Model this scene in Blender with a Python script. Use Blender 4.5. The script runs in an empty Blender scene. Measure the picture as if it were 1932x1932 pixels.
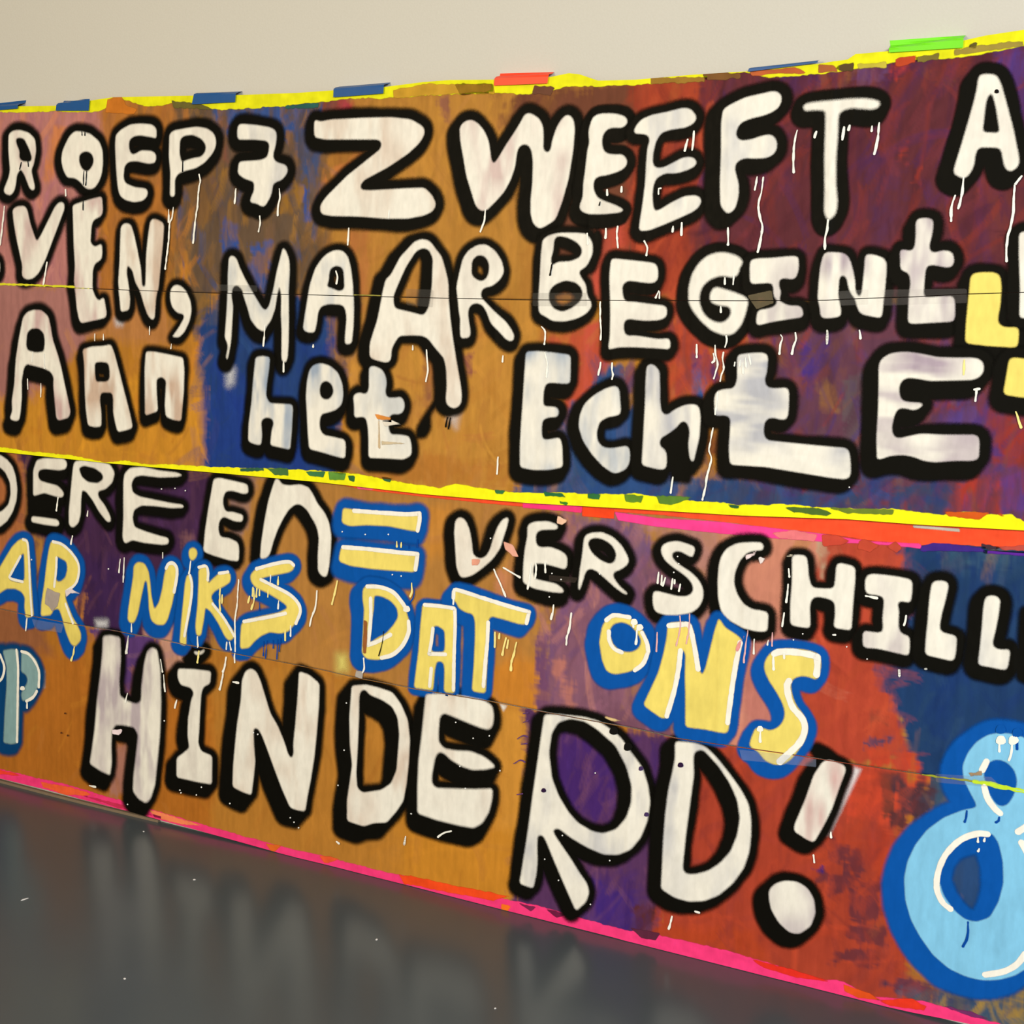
import bpy, math, random
import numpy as np
from mathutils import Matrix, Vector
random.seed(7)
RNG = np.random.default_rng(11)
scn = bpy.context.scene
COL = scn.collection

# ------------------------------------------------------------------ camera
# the wall runs along X, its face looks to -Y, Z is up, the floor is Z = 0
F_PX, C_PX, CAM_H = 2400.0, 966.0, 1.6
def _n(v): return v / np.linalg.norm(v)
_d1 = _n(np.array([-4827., -467., F_PX]))
_dv = np.array([-676., 19300., F_PX]); _dv = _n(_dv - _dv.dot(_d1) * _d1)
def _fl(v): return np.array([v[0], -v[1], -v[2]])
_X = -_fl(_d1); _Z = -_fl(_dv); _Y = np.cross(_Z, _X)
ROT = np.array([_X, _Y, _Z])
def ray(px, py): return ROT @ np.array([px - C_PX, -(py - C_PX), -F_PX])
_r = ray(0, 1473); WALL_D = _r[1] * CAM_H / -_r[2]
camd = bpy.data.cameras.new('camera'); cam = bpy.data.objects.new('camera', camd)
COL.objects.link(cam)
camd.sensor_width = 36.0; camd.lens = F_PX / 1932.0 * 36.0
camd.clip_start = 0.05; camd.clip_end = 100
M = Matrix([list(ROT[0]) + [0], list(ROT[1]) + [0], list(ROT[2]) + [CAM_H], [0, 0, 0, 1]])
cam.matrix_world = M
scn.camera = cam

# ------------------------------------------------------------------ light
w = bpy.data.worlds.new('room_light'); scn.world = w; w.use_nodes = True
w.node_tree.nodes['Background'].inputs[0].default_value = (1.0, 0.90, 0.72, 1)
w.node_tree.nodes['Background'].inputs[1].default_value = 0.34
def area(name, loc, target, size, sy, power, col):
    l = bpy.data.lights.new(name, 'AREA'); l.shape = 'RECTANGLE'; l.size = size; l.size_y = sy
    l.energy = power; l.color = col
    o = bpy.data.objects.new(name, l); COL.objects.link(o); o.location = loc
    o.rotation_euler = (Vector(target) - Vector(loc)).to_track_quat('-Z', 'Y').to_euler()
    return o
WARM = (1.0, 0.925, 0.80)
area('ceiling_lamp', (2.3, -2.0, 2.7), (0.2, 2.6, 0.3), 2.2, 1.6, 300, (0.98, 0.99, 0.93))
area('ceiling_lamp', (-3.0, -2.1, 2.7), (-2.2, 2.6, 0.4), 2.2, 1.6, 150, (1.0, 0.79, 0.48))
scn.view_settings.view_transform = 'Standard'; scn.view_settings.look = 'None'
scn.view_settings.gamma = 1.0; scn.view_settings.use_curve_mapping = False
scn.view_settings.exposure = -0.10

# ------------------------------------------------------------------ helpers
def lin(c):
    c = np.asarray(c, float) / 255.0
    return np.where(c <= .04045, c / 12.92, ((c + .055) / 1.055) ** 2.4)
E_L, E_R = np.array([.82, .69, .46]), np.array([1.04, 1.0, .85])   # the warm and the neutral end of the room's light
def C(r, g, b, x=1000.0):
    """paint colour of something seen as r, g, b at photo column x"""
    t = min(max((x - 100) / 1700.0, 0), 1)
    return np.clip(lin((r, g, b)) / (E_L * (1 - t) + E_R * t), 0.002, 0.95)

PLANE = WALL_D - 0.019
def wall_xz(px, py):
    """measured photo point -> metres on the wall"""
    px = np.asarray(px, float); py = np.asarray(py, float)
    d = np.stack([px - C_PX, -(py - C_PX), np.full(px.shape, -F_PX)], -1) @ ROT.T
    t = PLANE / d[..., 1]
    return np.stack([d[..., 0] * t, CAM_H + d[..., 2] * t], -1)
def floor_xy(px, py):
    r = ray(px, py); t = CAM_H / -r[2]; return r[0] * t, r[1] * t
def mpp(px, py):
    a = wall_xz(px, py - 5); b = wall_xz(px, py + 5)
    return abs(a[1] - b[1]) / 10.0
K = 400.0 / 1932.0
def crop(o, pts):
    p = np.array(pts, float); return np.stack([o[0] + p[:, 0] * K, o[1] + p[:, 1] * K], -1)
CR = dict(A1=(0,150),A2=(400,150),A3=(800,150),A4=(1200,100),A5=(1532,50),
 B1=(0,500),B2=(400,500),B3=(800,500),B4=(1200,450),B5=(1532,400),
 C1=(0,850),C2=(400,850),C3=(800,850),C4=(1200,850),C5=(1532,900),
 D1=(0,1180),D2=(400,1230),D3=(750,1280),D4=(1100,1130),D5=(900,1400),D6=(1200,1400),D7=(1532,1200),D8=(1532,1532),
 E1=(1532,700),E2=(1000,700),E3=(1300,700))
def wpts(pts, cr=None):
    p = crop(CR[cr], pts) if cr else np.array(pts, float)
    return wall_xz(p[:, 0], p[:, 1])

def rounded(poly, rads=(0.0055, 0.0028)):
    P = np.array(poly, float)
    for R in rads:
        Q = []
        n = len(P)
        for i in range(n):
            p, a, b = P[i], P[i - 1], P[(i + 1) % n]
            la = np.linalg.norm(a - p); lb = np.linalg.norm(b - p)
            Q.append(p + (a - p) * min(.3, R / max(la, 1e-6)))
            Q.append(p + (b - p) * min(.3, R / max(lb, 1e-6)))
        P = np.array(Q)
    return P
def seg_dist(P, A, B):
    ab = B - A; l2 = max((ab ** 2).sum(), 1e-12)
    t = np.clip(((P - A) @ ab) / l2, 0, 1)
    d = P - A - t[:, None] * ab
    return (d ** 2).sum(1)
def poly_sdf(P, poly):
    d = np.full(len(P), 1e9); inside = np.zeros(len(P), bool)
    n = len(poly)
    for i in range(n):
        A, B = poly[i - 1], poly[i]
        d = np.minimum(d, seg_dist(P, A, B))
        c = (A[1] > P[:, 1]) != (B[1] > P[:, 1])
        if abs(B[1] - A[1]) > 1e-12:
            xx = A[0] + (P[:, 1] - A[1]) / (B[1] - A[1]) * (B[0] - A[0])
            inside ^= c & (P[:, 0] < xx)
    d = np.sqrt(d)
    return np.where(inside, -d, d)
# value noise
_TAB = RNG.random((256, 256))
def vnoise(x, y):
    xi = np.floor(x).astype(int); yi = np.floor(y).astype(int)
    fx = x - xi; fy = y - yi; fx = fx * fx * (3 - 2 * fx); fy = fy * fy * (3 - 2 * fy)
    t = lambda a, b: _TAB[a & 255, b & 255]
    return (t(xi, yi) * (1 - fx) + t(xi + 1, yi) * fx) * (1 - fy) + (t(xi, yi + 1) * (1 - fx) + t(xi + 1, yi + 1) * fx) * fy
def fbm(x, y, o=3):
    s = 0; a = .5; n = 0
    for k in range(o):
        s = s + a * vnoise(x * 2 ** k + 17 * k, y * 2 ** k + 5 * k); n += a; a *= .5
    return s / n * 2 - 1

# ------------------------------------------------------------------ materials
def new_mat(name):
    m = bpy.data.materials.new(name); m.use_nodes = True
    return m, m.node_tree.nodes, m.node_tree.links, m.node_tree.nodes['Principled BSDF']
def math_node(N, L, op, a, b=None, clamp=False):
    n = N.new('ShaderNodeMath'); n.operation = op; n.use_clamp = clamp
    for i, v in enumerate((a, b)):
        if v is None: continue
        if isinstance(v, (int, float)): n.inputs[i].default_value = v
        else: L.new(v, n.inputs[i])
    return n.outputs[0]
def paint_material(name, alpha, rough, bump):
    m, N, L, B = new_mat(name)
    at = N.new('ShaderNodeAttribute'); at.attribute_name = 'col'
    geo = N.new('ShaderNodeNewGeometry')
    mp = N.new('ShaderNodeMapping'); mp.inputs['Scale'].default_value = (75, 30, 30); L.new(geo.outputs['Position'], mp.inputs[0])
    n1 = N.new('ShaderNodeTexNoise'); n1.inputs['Scale'].default_value = 1.0; n1.inputs['Detail'].default_value = 4; L.new(mp.outputs[0], n1.inputs['Vector'])
    n2 = N.new('ShaderNodeTexNoise'); n2.inputs['Scale'].default_value = 420; n2.inputs['Detail'].default_value = 2; L.new(geo.outputs['Position'], n2.inputs['Vector'])
    v = math_node(N, L, 'MULTIPLY_ADD', n1.outputs['Fac'], 0.24); v.node.inputs[2].default_value = 0.88
    mx = N.new('ShaderNodeMix'); mx.data_type = 'RGBA'; mx.blend_type = 'MULTIPLY'; mx.inputs[0].default_value = 1.0
    L.new(at.outputs['Color'], mx.inputs[6]); cmb = N.new('ShaderNodeCombineColor')
    for i in range(3): L.new(v, cmb.inputs[i])
    L.new(cmb.outputs[0], mx.inputs[7]); L.new(mx.outputs[2], B.inputs['Base Color'])
    r = math_node(N, L, 'MULTIPLY_ADD', n1.outputs['Fac'], 0.25); r.node.inputs[2].default_value = rough - .12
    L.new(r, B.inputs['Roughness'])
    B.inputs['Specular IOR Level'].default_value = 0.05
    bm = N.new('ShaderNodeBump'); bm.inputs['Strength'].default_value = bump; bm.inputs['Distance'].default_value = 0.0012
    L.new(n1.outputs['Fac'], bm.inputs['Height']); L.new(bm.outputs[0], B.inputs['Normal'])
    if alpha:
        ed = N.new('ShaderNodeAttribute'); ed.attribute_name = 'edge'
        am = N.new('ShaderNodeAttribute'); am.attribute_name = 'cover'
        jit = math_node(N, L, 'SUBTRACT', n2.outputs['Fac'], 0.5); jit = math_node(N, L, 'MULTIPLY', jit, 0.9)
        e = math_node(N, L, 'ADD', ed.outputs['Fac'], jit)
        mr = N.new('ShaderNodeMapRange'); mr.interpolation_type = 'SMOOTHSTEP'
        mr.inputs['From Min'].default_value = -1; mr.inputs['From Max'].default_value = 1
        mr.inputs['To Min'].default_value = 1; mr.inputs['To Max'].default_value = 0
        L.new(e, mr.inputs['Value'])
        L.new(math_node(N, L, 'MULTIPLY', mr.outputs[0], am.outputs['Fac']), B.inputs['Alpha'])
    return m
MAT_SHEET = paint_material('painted_cardboard', False, 0.55, 0.35)
MAT_PAINT = paint_material('spray_paint', True, 0.50, 0.25)
MAT_TAPE = paint_material('fluorescent_tape', True, 0.42, 0.5)

def plain(name, col, rough, noise=0.0, scale=60, bump=0.0):
    m, N, L, B = new_mat(name)
    B.inputs['Roughness'].default_value = rough
    tc = N.new('ShaderNodeNewGeometry')
    n = N.new('ShaderNodeTexNoise'); n.inputs['Scale'].default_value = scale; n.inputs['Detail'].default_value = 4
    L.new(tc.outputs['Position'], n.inputs['Vector'])
    mr = N.new('ShaderNodeMix'); mr.data_type = 'RGBA'
    mr.inputs[6].default_value = (*np.clip(np.array(col) * (1 - noise), 0, 1), 1); mr.inputs[7].default_value = (*np.clip(np.array(col) * (1 + noise), 0, 1), 1)
    L.new(n.outputs['Fac'], mr.inputs[0]); L.new(mr.outputs[2], B.inputs['Base Color'])
    if bump:
        b = N.new('ShaderNodeBump'); b.inputs['Strength'].default_value = bump; b.inputs['Distance'].default_value = 0.002
        L.new(n.outputs['Fac'], b.inputs['Height']); L.new(b.outputs[0], B.inputs['Normal'])
    return m
MAT_WALL = plain('cream_wall_paint', (.62, .612, .585), 0.85, 0.03, 160, 0.25)
MAT_TRIM = plain('beige_lath', C(125, 105, 78), 0.6, 0.15, 80, 0.2)

# ------------------------------------------------------------------ objects
def link(name, me, mat=None, parent=None):
    o = bpy.data.objects.new(name, me); COL.objects.link(o)
    if mat: me.materials.append(mat)
    if parent: o.parent = parent
    return o
def fast_mesh(name, V, Fq, attrs=None, smooth=True):
    me = bpy.data.meshes.new(name)
    V = np.asarray(V, np.float32); Fq = np.asarray(Fq, np.int32)
    me.vertices.add(len(V)); me.vertices.foreach_set('co', V.ravel())
    k = Fq.shape[1]
    me.loops.add(Fq.size); me.loops.foreach_set('vertex_index', Fq.ravel())
    me.polygons.add(len(Fq)); me.polygons.foreach_set('loop_start', np.arange(0, Fq.size, k, dtype=np.int32))
    me.update(calc_edges=True)
    for nm, a in (attrs or {}).items():
        a = np.asarray(a, np.float32)
        if a.ndim == 2:
            at = me.attributes.new(nm, 'FLOAT_COLOR', 'POINT')
            at.data.foreach_set('color', np.concatenate([a, np.ones((len(a), 1), np.float32)], 1).ravel())
        else:
            at = me.attributes.new(nm, 'FLOAT', 'POINT'); at.data.foreach_set('value', a)
    me.polygons.foreach_set('use_smooth', np.full(len(Fq), bool(smooth)))
    me.validate()
    return me
def box_obj(name, x0, x1, y0, y1, z0, z1, mat, parent=None):
    V = [(x, y, z) for x in (x0, x1) for y in (y0, y1) for z in (z0, z1)]
    Fq = [(0, 1, 3, 2), (4, 6, 7, 5), (0, 4, 5, 1), (2, 3, 7, 6), (0, 2, 6, 4), (1, 5, 7, 3)]
    return link(name, fast_mesh(name, V, Fq, smooth=False), mat, parent)

# ---- the room
mf, N, L, B = new_mat('blue_grey_coated_floor')
geo = N.new('ShaderNodeNewGeometry')
n1 = N.new('ShaderNodeTexNoise'); n1.inputs['Scale'].default_value = 2.2; n1.inputs['Detail'].default_value = 5; L.new(geo.outputs['Position'], n1.inputs['Vector'])
n2 = N.new('ShaderNodeTexNoise'); n2.inputs['Scale'].default_value = 55; n2.inputs['Detail'].default_value = 5; L.new(geo.outputs['Position'], n2.inputs['Vector'])
mx = N.new('ShaderNodeMix'); mx.data_type = 'RGBA'; mx.inputs[6].default_value = (.060, .077, .094, 1); mx.inputs[7].default_value = (.076, .094, .112, 1)
L.new(n1.outputs['Fac'], mx.inputs[0]); L.new(mx.outputs[2], B.inputs['Base Color'])
L.new(math_node(N, L, 'MULTIPLY_ADD', n2.outputs['Fac'], 0.06), B.inputs['Roughness'])
B.inputs['Roughness'].links[0].from_node.inputs[2].default_value = 0.21
B.inputs['IOR'].default_value = 1.42
fl = box_obj('floor', -7.5, 4.0, -3.0, WALL_D + 0.12, -0.1, 0.0, mf); fl['kind'] = 'structure'
wl = box_obj('wall_back', -7.5, 4.0, WALL_D, WALL_D + 0.12, 0.0, 3.9, MAT_WALL); wl['kind'] = 'structure'
for nm, a in (('floor', fl), ('wall_back', wl)):
    a['label'] = dict(floor='glossy blue grey coated floor mirroring the banner', wall_back='plain cream painted wall behind the banners')[nm]
pts = [floor_xy(*p) for p in [(-90, 1454), (0, 1475.5), (124, 1508), (200, 1527), (300, 1551)]]
V = []; Fq = []
for i, (x, y) in enumerate(pts):
    for dy, z in ((-.006, 0), (-.006, .009), (.006, .009), (.006, 0)): V.append((x, y + dy, z))
for i in range(len(pts) - 1):
    for j in range(4):
        a = 4 * i + j; b = 4 * i + (j + 1) % 4; Fq.append((a, b, b + 4, a + 4))
n = 4 * (len(pts) - 1); Fq += [(0, 1, 2, 3), (n + 3, n + 2, n + 1, n)]
tr = link('trim_1', fast_mesh('trim_1', V, Fq, smooth=False), MAT_TRIM); tr['kind'] = 'structure'
tr['label'] = 'thin beige lath along the foot of the wall'

# ------------------------------------------------------------------ the sheets
X0, X1, STEP = -3.98, 0.30, 0.0045
U = np.arange(X0, X1, STEP)
def curve(pts):
    p = wpts(pts); return np.interp(U, p[:, 0], p[:, 1])
TOP = curve([(-200,214),(-40,207),(0,204),(40,201),(110,200),(175,190),(215,184),(260,183),(365,181),(450,180),(560,176),(632,171),(730,165),(800,156),(850,152),(937,151),(1040,146),(1075,139),(1095,141),(1130,153),(1200,151),(1300,142),(1415,135),(1545,121),(1600,113),(1615,103),(1680,97),(1820,77),(1860,68),(1932,57),(2200,15)])
S1 = curve([(-200,533),(0,537),(40,539),(200,546),(400,553),(600,557),(800,562),(1000,566),(1200,567.5),(1400,568),(1560,567),(1640,563),(1715,561),(1830,555),(1932,552),(2200,546)])
MID = curve([(-200,834),(0,852),(200,873),(400,891),(600,909),(800,932),(1000,949),(1200,960),(1400,972),(1600,979),(1732,989),(1932,1000),(2200,1016)])
S3 = curve([(-200,1116),(0,1150),(62,1163),(145,1179),(219,1191),(352,1217),(400,1226),(524,1249),(607,1265),(659,1277),(779,1300),(926,1324),(1019,1342),(1191,1374),(1274,1393),(1388,1409),(1500,1425),(1619,1444),(1739,1462),(1822,1473),(1932,1492),(2200,1538)])
BOT = np.maximum(curve([(-200,1421),(0,1470),(83,1490),(176,1515),(248,1533),(400,1575),(600,1631),(900,1706),(1003,1731),(1150,1768),(1253,1795),(1398,1832),(1550,1870),(1656,1897),(1718,1911),(1832,1934),(2200,2030)]), 0.0015)
GAP = 0.0022
STRIPS = [(TOP, S1 + GAP / 2), (S1 - GAP / 2, MID), (MID + 0.035, S3 + GAP / 2), (S3 - GAP / 2, BOT)]
FRONT = [WALL_D - .024, WALL_D - .025, WALL_D - .0135, WALL_D - .0145]
# creases: (strip, foot x,y / head x,y in the photo, height of the ridge in mm)
CREASE = [(0,(1112,522),(1122,200),2.2),(0,(1371,560),(1378,180),2),(0,(1562,560),(1573,150),3.2),(0,(1598,540),(1616,110),1.6),(0,(826,555),(828,160),1.6),(0,(330,545),(333,190),1.2),
 (1,(360,880),(360,570),1.2),(1,(938,940),(936,575),2.2),(1,(1156,950),(1158,580),1.6),(1,(1306,965),(1308,580),1.4),(1,(580,900),(582,570),1.0),(1,(1368,965),(1374,580),1.4),
 (2,(582,1260),(586,930),2.2),(2,(902,1310),(910,960),2.4),(2,(1192,1370),(1196,985),1.6),(2,(1353,1400),(1363,975),3.4),(2,(1388,1408),(1404,1150),2.0),(2,(1804,1470),(1816,1020),2.6),(2,(1906,1485),(1916,1020),1.8),(2,(664,1270),(668,925),1.2),
 (3,(150,1500),(152,1190),1.2),(3,(560,1600),(565,1270),1.2),(3,(1180,1760),(1190,1390),1.4),(3,(1838,1920),(1848,1480),1.6)]
CRW = []
for s, a, b, h in CREASE:
    p = wpts([a, b]); CRW.append((s, p[0], p[1], h / 1000))
def bulge(s, x, z):
    d = 0.0032 * fbm(x * 2.1 + 31 * s, z * 2.6 + 7, 2) + 0.0011 * fbm(x * 7 + 3, z * 6 + 11 * s, 2)
    for cs, a, b, h in CRW:
        if cs != s: continue
        xc = a[0] + (z - a[1]) / (b[1] - a[1]) * (b[0] - a[0])
        d = d + h * np.exp(-np.abs(x - xc) / .011)
    return d
GX, GZ, GY = [], [], []
for s, (t, b) in enumerate(STRIPS):
    nv = int(round(np.mean(t - b) / STEP)) + 1
    v = np.linspace(0, 1, nv)[:, None]
    Z = t[None] * (1 - v) + b[None] * v; Xg = np.broadcast_to(U[None], Z.shape).copy()
    GX.append(Xg); GZ.append(Z); GY.append(FRONT[s] - np.clip(bulge(s, Xg, Z), -.004, .009))
def surf_y(x, z):
    """front face of the banner at a wall point"""
    x = np.asarray(x, float); z = np.asarray(z, float)
    i = np.clip(((x - X0) / STEP), 0, len(U) - 1)
    g = lambda c: np.interp(i, np.arange(len(U)), c)
    s = np.where(z > g(S1), 0, np.where(z > g(MID), 1, np.where(z > g(S3), 2, 3)))
    y = np.zeros_like(x)
    for k in range(4):
        m = s == k
        if m.any(): y[m] = FRONT[k] - np.clip(bulge(k, x[m], z[m]), -.004, .009)
    return y

# ------------------------------------------------------------------ background paint of the sheets
COLS = [np.zeros(g.shape + (3,)) for g in GX]
def flat(s): return np.stack([GX[s].ravel(), GZ[s].ravel()], -1)
def region(s, pts, col, soft=6, jit=8, op=1.0):
    """a brushed area with a ragged edge (photo points, pixels)"""
    p = wpts(pts); lo = p.min(0) - .12; hi = p.max(0) + .12
    i0, i1 = np.searchsorted(U, lo[0]), np.searchsorted(U, hi[0])
    if i1 <= i0: return
    x = GX[s][:, i0:i1]; z = GZ[s][:, i0:i1]; sh = x.shape
    P = np.stack([x.ravel(), z.ravel()], -1)
    d = poly_sdf(P, p)
    j = jit * .0015
    d = d + j * 1.6 * fbm(P[:, 0] * 22, P[:, 1] * 22, 3) + j * 1.2 * (vnoise(P[:, 0] * 150, P[:, 1] * 18) - .5) + j * .8 * (vnoise(P[:, 0] * 25, P[:, 1] * 160) - .5)
    sf = soft * .0015
    a = np.clip(.5 - d / (2 * sf), 0, 1).reshape(sh)[..., None] * op
    c = COLS[s][:, i0:i1]
    COLS[s][:, i0:i1] = c * (1 - a) + C(*col, x=float(np.mean([q[0] for q in pts]))) * a
def strokes(s, n, ang=90, spread=30, wmin=.008, wmax=.022, lmin=.04, lmax=.14, op=.45, var=.22, reach=.09):
    H = GX[s].shape[0]
    for _ in range(n):
        x = RNG.uniform(-3.75, .1); i = int((x - X0) / STEP)
        r = RNG.integers(0, H); z = GZ[s][r, i]
        th = math.radians(ang + RNG.normal(0, spread)); ln = RNG.uniform(lmin, lmax); wd = RNG.uniform(wmin, wmax)
        k = int(np.clip(i + RNG.normal(0, reach) / STEP, 0, len(U) - 1)); r2 = int(np.clip(r + RNG.normal(0, reach) / STEP, 0, H - 1))
        col = COLS[s][r2, k] * (1 + RNG.normal(0, var)) 
        m = int((ln + wd) / STEP) + 2
        a0, a1 = max(0, i - m), min(len(U), i + m); b0, b1 = max(0, r - m), min(H, r + m)
        dx = GX[s][b0:b1, a0:a1] - x; dz = GZ[s][b0:b1, a0:a1] - z
        cu = RNG.normal(0, 1.5)
        p = dx * math.cos(th) + dz * math.sin(th); q = -dx * math.sin(th) + dz * math.cos(th) + cu * p * p
        br = .65 + .7 * (vnoise(q * 420 + 9, p * 9) - .5)
        a = np.clip((wd - np.abs(q)) / .004, 0, 1) * np.clip((ln - np.abs(p) + .02 * (vnoise(q * 300, p * 0 + x * 50) - .5)) / .012, 0, 1)
        a = (a * br * op * RNG.uniform(.5, 1.2)).clip(0, 1)[..., None]
        COLS[s][b0:b1, a0:a1] = COLS[s][b0:b1, a0:a1] * (1 - a) + np.clip(col, .004, .95) * a
def pstrokes(s, pts, pal, n, ang=80, spread=25, w=(.006, .016), l=(.025, .08), op=.55):
    p = wpts(pts); lo, hi = p.min(0), p.max(0); H = GX[s].shape[0]; got = 0
    while got < n:
        q = RNG.uniform(lo, hi)
        got += 1
        if poly_sdf(q[None], p)[0] > 0 or not (X0 + .1 < q[0] < X1 - .1): continue
        i = int((q[0] - X0) / STEP); r = int(np.argmin(np.abs(GZ[s][:, i] - q[1])))
        th = math.radians(ang + RNG.normal(0, spread)); ln = RNG.uniform(*l); wd = RNG.uniform(*w)
        col = C(*pal[RNG.integers(len(pal))], x=float(np.mean([v[0] for v in pts]))) * (1 + RNG.normal(0, .1))
        m = int((ln + wd) / STEP) + 3
        a0, a1 = max(0, i - m), min(len(U), i + m); b0, b1 = max(0, r - m), min(H, r + m)
        dx = GX[s][b0:b1, a0:a1] - q[0]; dz = GZ[s][b0:b1, a0:a1] - q[1]; cu = RNG.normal(0, 2)
        u = dx * math.cos(th) + dz * math.sin(th); v = -dx * math.sin(th) + dz * math.cos(th) + cu * u * u
        br = .75 + .8 * (vnoise(v * 380 + 9, u * 8) - .5)
        a = np.clip((wd - np.abs(v)) / .004, 0, 1) * np.clip((ln - np.abs(u) + .02 * (vnoise(v * 260, u * 0 + q[0] * 50) - .5)) / .010, 0, 1)
        a = (a * br * op * RNG.uniform(.5, 1.2)).clip(0, 1)[..., None]
        COLS[s][b0:b1, a0:a1] = COLS[s][b0:b1, a0:a1] * (1 - a) + np.clip(col, .004, .95) * a
def R4(x0, y0, x1, y1): return [(x0, y0), (x1, y0), (x1, y1), (x0, y1)]

# strip 0 (row ROEP 7 ZWEEFT A)
COLS[0][:] = C(168, 112, 48)
region(0, R4(-300,150,205,560), (176,112,92), 14, 10)
region(0, [(105,240),(125,240),(100,340),(80,345)], (205,120,50), 6, 6, .8)
region(0, [(190,180),(345,180),(340,350),(300,560),(190,560)], (172,106,42), 14, 12)
region(0, [(335,185),(640,185),(620,300),(615,420),(640,560),(330,560),(350,380)], (104,80,56), 16, 14)
for p, c in [([(402,205),(612,202),(604,262),(560,270),(410,260)],(52,80,124)),([(535,260),(610,255),(606,380),(560,300)],(66,78,104)),([(424,420),(446,425),(450,470),(424,470)],(44,76,130)),
             ([(475,465),(512,460),(520,560),(470,560)],(48,82,138)),([(572,355),(588,350),(586,420),(574,420)],(46,78,136)),([(360,290),(420,290),(400,420),(330,430)],(120,84,46)),
             ([(535,360),(575,355),(572,400),(512,405)],(150,104,40)),([(540,255),(552,255),(572,310),(560,320),(545,280)],(140,96,56)),([(470,480),(520,470),(505,520),(470,490)],(150,100,44)),([(610,340),(680,280),(700,300),(625,400)],(196,118,58)),([(330,480),(360,470),(350,550),(330,555)],(180,118,40)),([(410,220),(432,220),(430,300),(414,300)],(130,80,58))]:
    region(0, p, c, 5, 9, .9)
region(0, [(618,178),(660,170),(676,205),(640,215),(610,212)], (136,62,50), 5, 8)
region(0, [(640,190),(672,188),(668,212),(640,212)], (176,60,60), 4, 6)
region(0, [(660,175),(1010,165),(1010,560),(640,560),(625,400),(700,280)], (182,126,52), 10, 9)
region(0, [(660,440),(700,430),(700,560),(655,560)], (176,104,56), 10, 8, .7)
region(0, [(826,180),(852,176),(850,230),(835,215)], (150,96,66), 4, 6)
region(0, [(985,165),(1215,155),(1215,560),(1060,560),(1000,330),(945,240)], (118,70,48), 10, 12)
region(0, [(990,470),(1020,440),(1030,560),(985,560)], (176,120,50), 6, 8)
region(0, [(1120,440),(1180,420),(1200,560),(1120,560)], (188,80,58), 8, 8)
region(0, [(1195,150),(1345,140),(1340,400),(1300,560),(1190,560)], (158,64,42), 10, 10)
region(0, [(1210,160),(1325,150),(1325,195),(1300,215),(1215,225)], (172,72,44), 5, 6)
region(0, [(1330,130),(2300,20),(2300,600),(1300,600),(1320,400)], (104,52,56), 10, 12)
region(0, [(1395,440),(1440,420),(1450,480),(1400,500)], (120,58,66), 8, 8, .8)
region(0, [(1480,145),(1560,135),(1552,160),(1500,172)], (84,48,92), 4, 7)
region(0, [(1540,130),(1612,118),(1600,150),(1560,165)], (140,74,62), 4, 8)
region(0, [(1612,125),(1680,120),(1670,150),(1616,155)], (112,76,116), 5, 9)
region(0, [(1682,120),(1728,112),(1700,150),(1680,145)], (192,66,42), 4, 8)
region(0, [(1880,95),(2300,40),(2300,200),(1900,220)], (88,60,124), 8, 12)
region(0, [(1690,280),(1712,270),(1706,310),(1692,305)], (182,66,46), 4, 7)
region(0, [(1722,330),(1740,315),(1735,345),(1722,345)], (205,70,44), 3, 6)
region(0, [(1840,330),(1932,300),(1932,480),(1860,480)], (122,60,58), 12, 12, .8)
region(0, [(1640,290),(1700,300),(1690,470),(1650,470)], (90,52,84), 14, 14, .6)
strokes(0, 700, 80, 28, op=.35, var=.14, reach=.03)
pstrokes(0, [(340,190),(640,190),(620,420),(640,560),(330,560)], [(52,80,120),(104,80,56),(150,104,44),(86,72,64),(120,84,46),(92,76,60)], 230)
pstrokes(0, [(1330,140),(1990,50),(1990,560),(1300,560)], [(150,60,46),(84,46,88),(104,50,56),(122,56,60),(84,40,46),(92,46,70)], 420, 72, 22, (.005,.016), (.03,.12), .45)
pstrokes(0, [(1200,150),(1340,150),(1300,560),(1180,560)], [(170,70,44),(140,58,44),(190,84,50)], 90, 75, 20)
pstrokes(0, R4(0,200,190,550), [(190,124,98),(170,104,98),(200,122,72),(160,98,92)], 90, 80, 20)
pstrokes(0, R4(190,190,360,550), [(186,116,40),(150,96,46),(168,104,50),(130,92,50)], 90, 80, 25)
pstrokes(0, R4(650,180,1000,550), [(192,134,52),(170,114,46),(186,126,60)], 130, 80, 25, op=.35)
# strip 1 (row VEN, MAAR BEGINT / AAN HET ECHTE)
COLS[1][:] = C(186, 124, 42)
region(1, [(-300,520),(140,535),(190,620),(120,700),(60,770),(-300,800)], (160,104,84), 16, 12)
region(1, [(140,545),(300,545),(330,650),(170,640)], (172,112,60), 12, 10, .8)
region(1, [(330,545),(410,545),(400,690),(375,640),(350,590)], (118,88,50), 12, 12)
region(1, [(385,600),(420,560),(660,560),(655,700),(640,910),(360,900),(378,860),(392,780),(370,660)], (40,64,104), 8, 10)
region(1, [(375,760),(500,720),(600,880),(380,890)], (34,58,116), 20, 14, .7)
region(1, [(400,560),(470,560),(460,600),(400,610)], (86,80,84), 12, 12, .8)
region(1, [(625,560),(700,560),(680,660),(640,760),(625,650)], (140,96,58), 8, 10)
region(1, [(690,560),(1030,560),(1010,700),(960,950),(640,950),(660,700)], (190,132,54), 8, 9)
region(1, [(806,650),(835,680),(845,760),(800,760)], (146,92,58), 8, 8)
region(1, [(870,670),(896,665),(892,700),(878,708)], (150,90,66), 4, 7)
region(1, [(800,850),(960,880),(960,920),(650,910),(700,880)], (176,110,44), 6, 10, .7)
region(1, [(1040,640),(1140,600),(1160,680),(1130,770),(1070,770)], (196,84,56), 7, 8)
region(1, [(1025,570),(1125,575),(1100,620),(1020,640)], (170,96,52), 8, 8, .6)
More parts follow.
